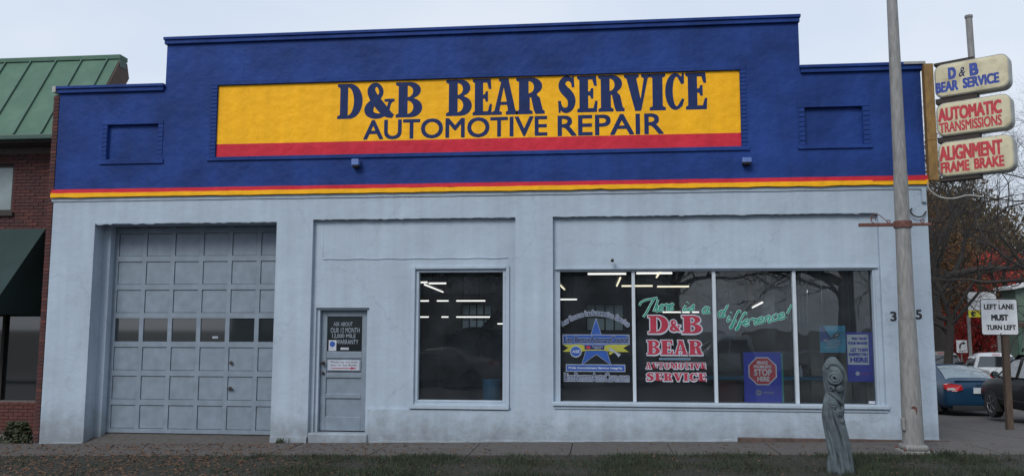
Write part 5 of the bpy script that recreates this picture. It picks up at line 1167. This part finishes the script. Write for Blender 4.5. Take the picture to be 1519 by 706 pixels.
def suv(m, label, loc):
    t = thing('parked_suv', label, 'car', (0,0,0), 'cars parked along the side street')
    st = [(-2.24,.45,.72,.90,.62,1.0),(-2.20,.34,.86,1.02,.70,1.35),(-2.0,.30,.89,1.06,.66,1.60),(-1.3,.28,.90,1.06,.64,1.66),(-.3,.28,.90,1.05,.64,1.68),(.3,.28,.90,1.04,.63,1.63),(.85,.28,.90,1.03,.68,1.34),(1.15,.28,.89,1.02,.72,1.10),(1.8,.30,.87,.92,.70,1.00),(2.15,.34,.82,.78,.66,.86),(2.26,.42,.66,.66,.54,.72)]
    loft_body(st,'body',M[m],t)
    for s_ in (-1,1):
        for q in ([(-1.95,1.10),(-1.15,1.09),(-1.12,1.52),(-1.75,1.50)],[(-1.05,1.09),(-.15,1.08),(-.15,1.54),(-1.03,1.53)],[(-.06,1.08),(.92,1.06),(.38,1.49),(-.06,1.54)]):
            mb = MB(); mb.face([(s_*(.885 if b < 1.2 else .725),a,b) for a,b in q]); mb.build('side_window', M['carglass'], t)
            mb = MB(); mb.tube([(s_*(.892 if b < 1.2 else .732),a,b) for a,b in q+[q[0]]],.012,5); mb.build('window_trim', M['rubber'], t)
        mb = MB(); mb.lathe((s_*1.01,.78,1.12),(0,1,0),[(-.08,.02),(-.07,.075),(.03,.08),(.08,.04),(.09,0)],12); mb.tube([(s_*.86,.80,1.05),(s_*.97,.79,1.09)],.025,6); mb.build('wing_mirror', M[m], t, smooth=True)
        mb = MB(); mb.lathe((s_*1.01,.705,1.12),(0,-1,0),[(0,.062),(.002,0)],14); mb.build('mirror_glass', M['palecarglass'], t)
        mb = MB(); mb.tube([(s_*.58,-1.8,1.72),(s_*.58,-1.75,1.77),(s_*.58,.15,1.77),(s_*.58,.2,1.70)],.022,6); mb.build('roof_rail', M['rubber'], t)
        mb = MB(); mb.prism([(.50,.74),(.62,.76),(.62,.82),(.50,.82)], lambda a,b:(s_*a,2.24,b), lambda a,b:(s_*a,2.0,b)); mb.build('headlight', M['lamp'], t, bevel=.02)
        mb = MB(); mb.box(s_*.905-.006,s_*.905+.006,-1.0,.95,.50,.54); mb.build('door_moulding', M['rubber'], t)
    bx('roof_box', -.45,.45,.0,.12,1.76,1.84, M['rubber'], t); bx('roof_box', -.45,.45,-1.3,-1.18,1.76,1.84, M['rubber'], t)
    mb = MB(); mb.face([(-.70,1.12,1.12),(.70,1.12,1.12),(.58,.42,1.62),(-.58,.42,1.62)]); mb.build('windscreen', M['carglass'], t)
    mb = MB(); mb.box(-.16,.16,-2.27,-2.25,.8,.92); mb.build('number_plate', M['plate'], t)
    wheels(t,(-1.32,1.32),.90,.345); t.location = loc; return t
def pickup(m, label, loc, rz=0, glass='carglass', sc=1, group='pickup trucks beyond the parked cars'):
    t = thing('pickup_truck', label, 'pickup truck', (0,0,0), group)
    st = [(.05,.5,.94,1.15,.90,1.18),(.12,.45,.97,1.18,.74,1.80),(.5,.42,.98,1.18,.72,1.90),(1.3,.42,.98,1.17,.72,1.88),(1.75,.42,.97,1.16,.78,1.45),(1.95,.42,.97,1.15,.82,1.20),(2.7,.45,.95,1.06,.82,1.12),(2.95,.52,.88,.95,.75,1.0)]
    loft_body(st,'cab',M[m],t)
    bed = MB(); bed.box(-.97,-.88,-2.35,.04,.55,1.22); bed.box(.88,.97,-2.35,.04,.55,1.22); bed.box(-.88,.88,-2.30,.04,.62,.70); bed.build('bed', M[m], t, bevel=.03)
    tg = bx('tailgate', -.80,.80,-2.40,-2.32,.66,1.22, M[m], t, bevel=.02); bx('handle', -.12,.12,-2.415,-2.401,1.08,1.14, M['rubber'], tg)
    for s_ in (-1,1):
        bx('taillight', s_*.885-.08,s_*.885+.08,-2.41,-2.30,.80,1.12, M['taillight'], t, bevel=.015)
        mb = MB(); mb.face([(s_*.955,.30,1.22),(s_*.955,.95,1.22),(s_*.79,.93,1.72),(s_*.79,.36,1.72)]); mb.build('side_window', M[glass], t)
        mb = MB(); mb.face([(s_*.955,1.02,1.22),(s_*.95,1.72,1.21),(s_*.80,1.28,1.70),(s_*.79,1.0,1.72)]); mb.build('side_window', M[glass], t)
        bx('wing_mirror', s_*1.08-.09,s_*1.08+.09,1.5,1.58,1.2,1.45, M['rubber'], t, bevel=.02)
    mb = MB(); mb.face([(-.80,.055,1.28),(.80,.055,1.28),(.66,.11,1.74),(-.66,.11,1.74)]); mb.build('rear_window', M['carglass'], t)
    bx('brake_lamp', -.16,.16,.10,.13,1.80,1.84, M['taillight'], t)
    bx('rear_bumper', -.92,.92,-2.52,-2.42,.48,.64, M['chrome'], t, bevel=.02)
    wheels(t,(-1.45,2.0),.97,.38,.24); t.location = loc; t.rotation_euler = (0,0,rz); t.scale = (sc,)*3; return t
sedan('carblue','dark blue sedan parked beside the shop corner, rear facing',(10.42,12.75,zg(10.42,12.75)+.0))
suv('carblack','black sport utility car at the right edge behind the timber post',(10.83,7.35,zg(10.8,7.35)))
pickup('carwhite','white crew cab pickup seen from behind at the side street',(17.3,25.0,-1.30),R(-8))
pickup('cartan','pewter pickup standing left of the white pickup',(15.75,27.0,-1.30),R(-6))
# vehicle on the hoist inside the shop, bonnet open
iv = pickup('carblack','dark pickup with raised bonnet inside the workshop behind the tall window',(-3.6,5.5,-.25),R(-97),group=None)
o = MB().obox((-3.1,4.6,1.15),(.75,0,.85),(0,1.6,0),(-.03,0,.04)).build('raised_bonnet', M['carblack']); o.parent = iv; o.matrix_parent_inverse = (Matrix.Translation(iv.location) @ iv.rotation_euler.to_matrix().to_4x4()).inverted()

# ------------------------------------------------------------------ across the street, behind the camera (mirrored in the shop glass)
AC = thing('opposite_building', 'long low brown shop across the street mirrored in the windows', 'building', (-6,-34,-.4))
bx('wall', -22,4,-40,-33,-2,3.6, M['farbuilding'], AC); mb = MB(); mb.prism([(-32.4,3.55),(-36.5,6.2),(-40.6,3.55)], lambda a,b:(-22.5,a,b), lambda a,b:(4.5,a,b)); mb.build('roof', M['ceiling'], AC)
for i in range(6):
    bx('window', -20+i*4,-17.6+i*4,-32.98,-32.9,.4,2.4, M['carglass'], AC)
place_tree(big,'street_tree','bare street tree across the road mirrored in the display window',(3.5,-24,-.4),1.1,.9,'trees across the road')
place_tree(big,'street_tree','bare street tree across the road mirrored in the right panes',(11,-26,-.4),2.7,1.0,'trees across the road')
place_tree(leafydk,'street_tree','dense tree across the road mirrored in the tall window',(-9,-27,-.4),.4,(1.5,1.5,1.5),'trees across the road')
place_tree(leafydk,'street_tree','dense tree across the road mirrored at the top of the first pane',(-2,-31,-.4),2.4,(1.6,1.6,1.7),'trees across the road')
place_tree(big,'street_tree','bare tree across the road beyond the opposite roof end',(17,-30,-.4),3.4,1.1,'trees across the road')
for args in ((-6.2,'silver car parked across the road mirrored in the tall window'),):
    c = sedan('cartan',args[1],(0,0,0),'parked_car','cars parked across the road'); c.location = (args[0],-17.2,-.52); c.rotation_euler = (0,0,R(90))
c = suv('carblue','blue sport utility car parked across the road mirrored in the first pane',(0,0,0)); c.location = (-.6,-17.3,-.45); c.rotation_euler = (0,0,R(90)); c['group'] = 'cars parked across the road'
c = pickup('carwhite','white pickup parked across the road mirrored in the second pane',(5.6,-17.4,-.42),R(90),group='cars parked across the road')
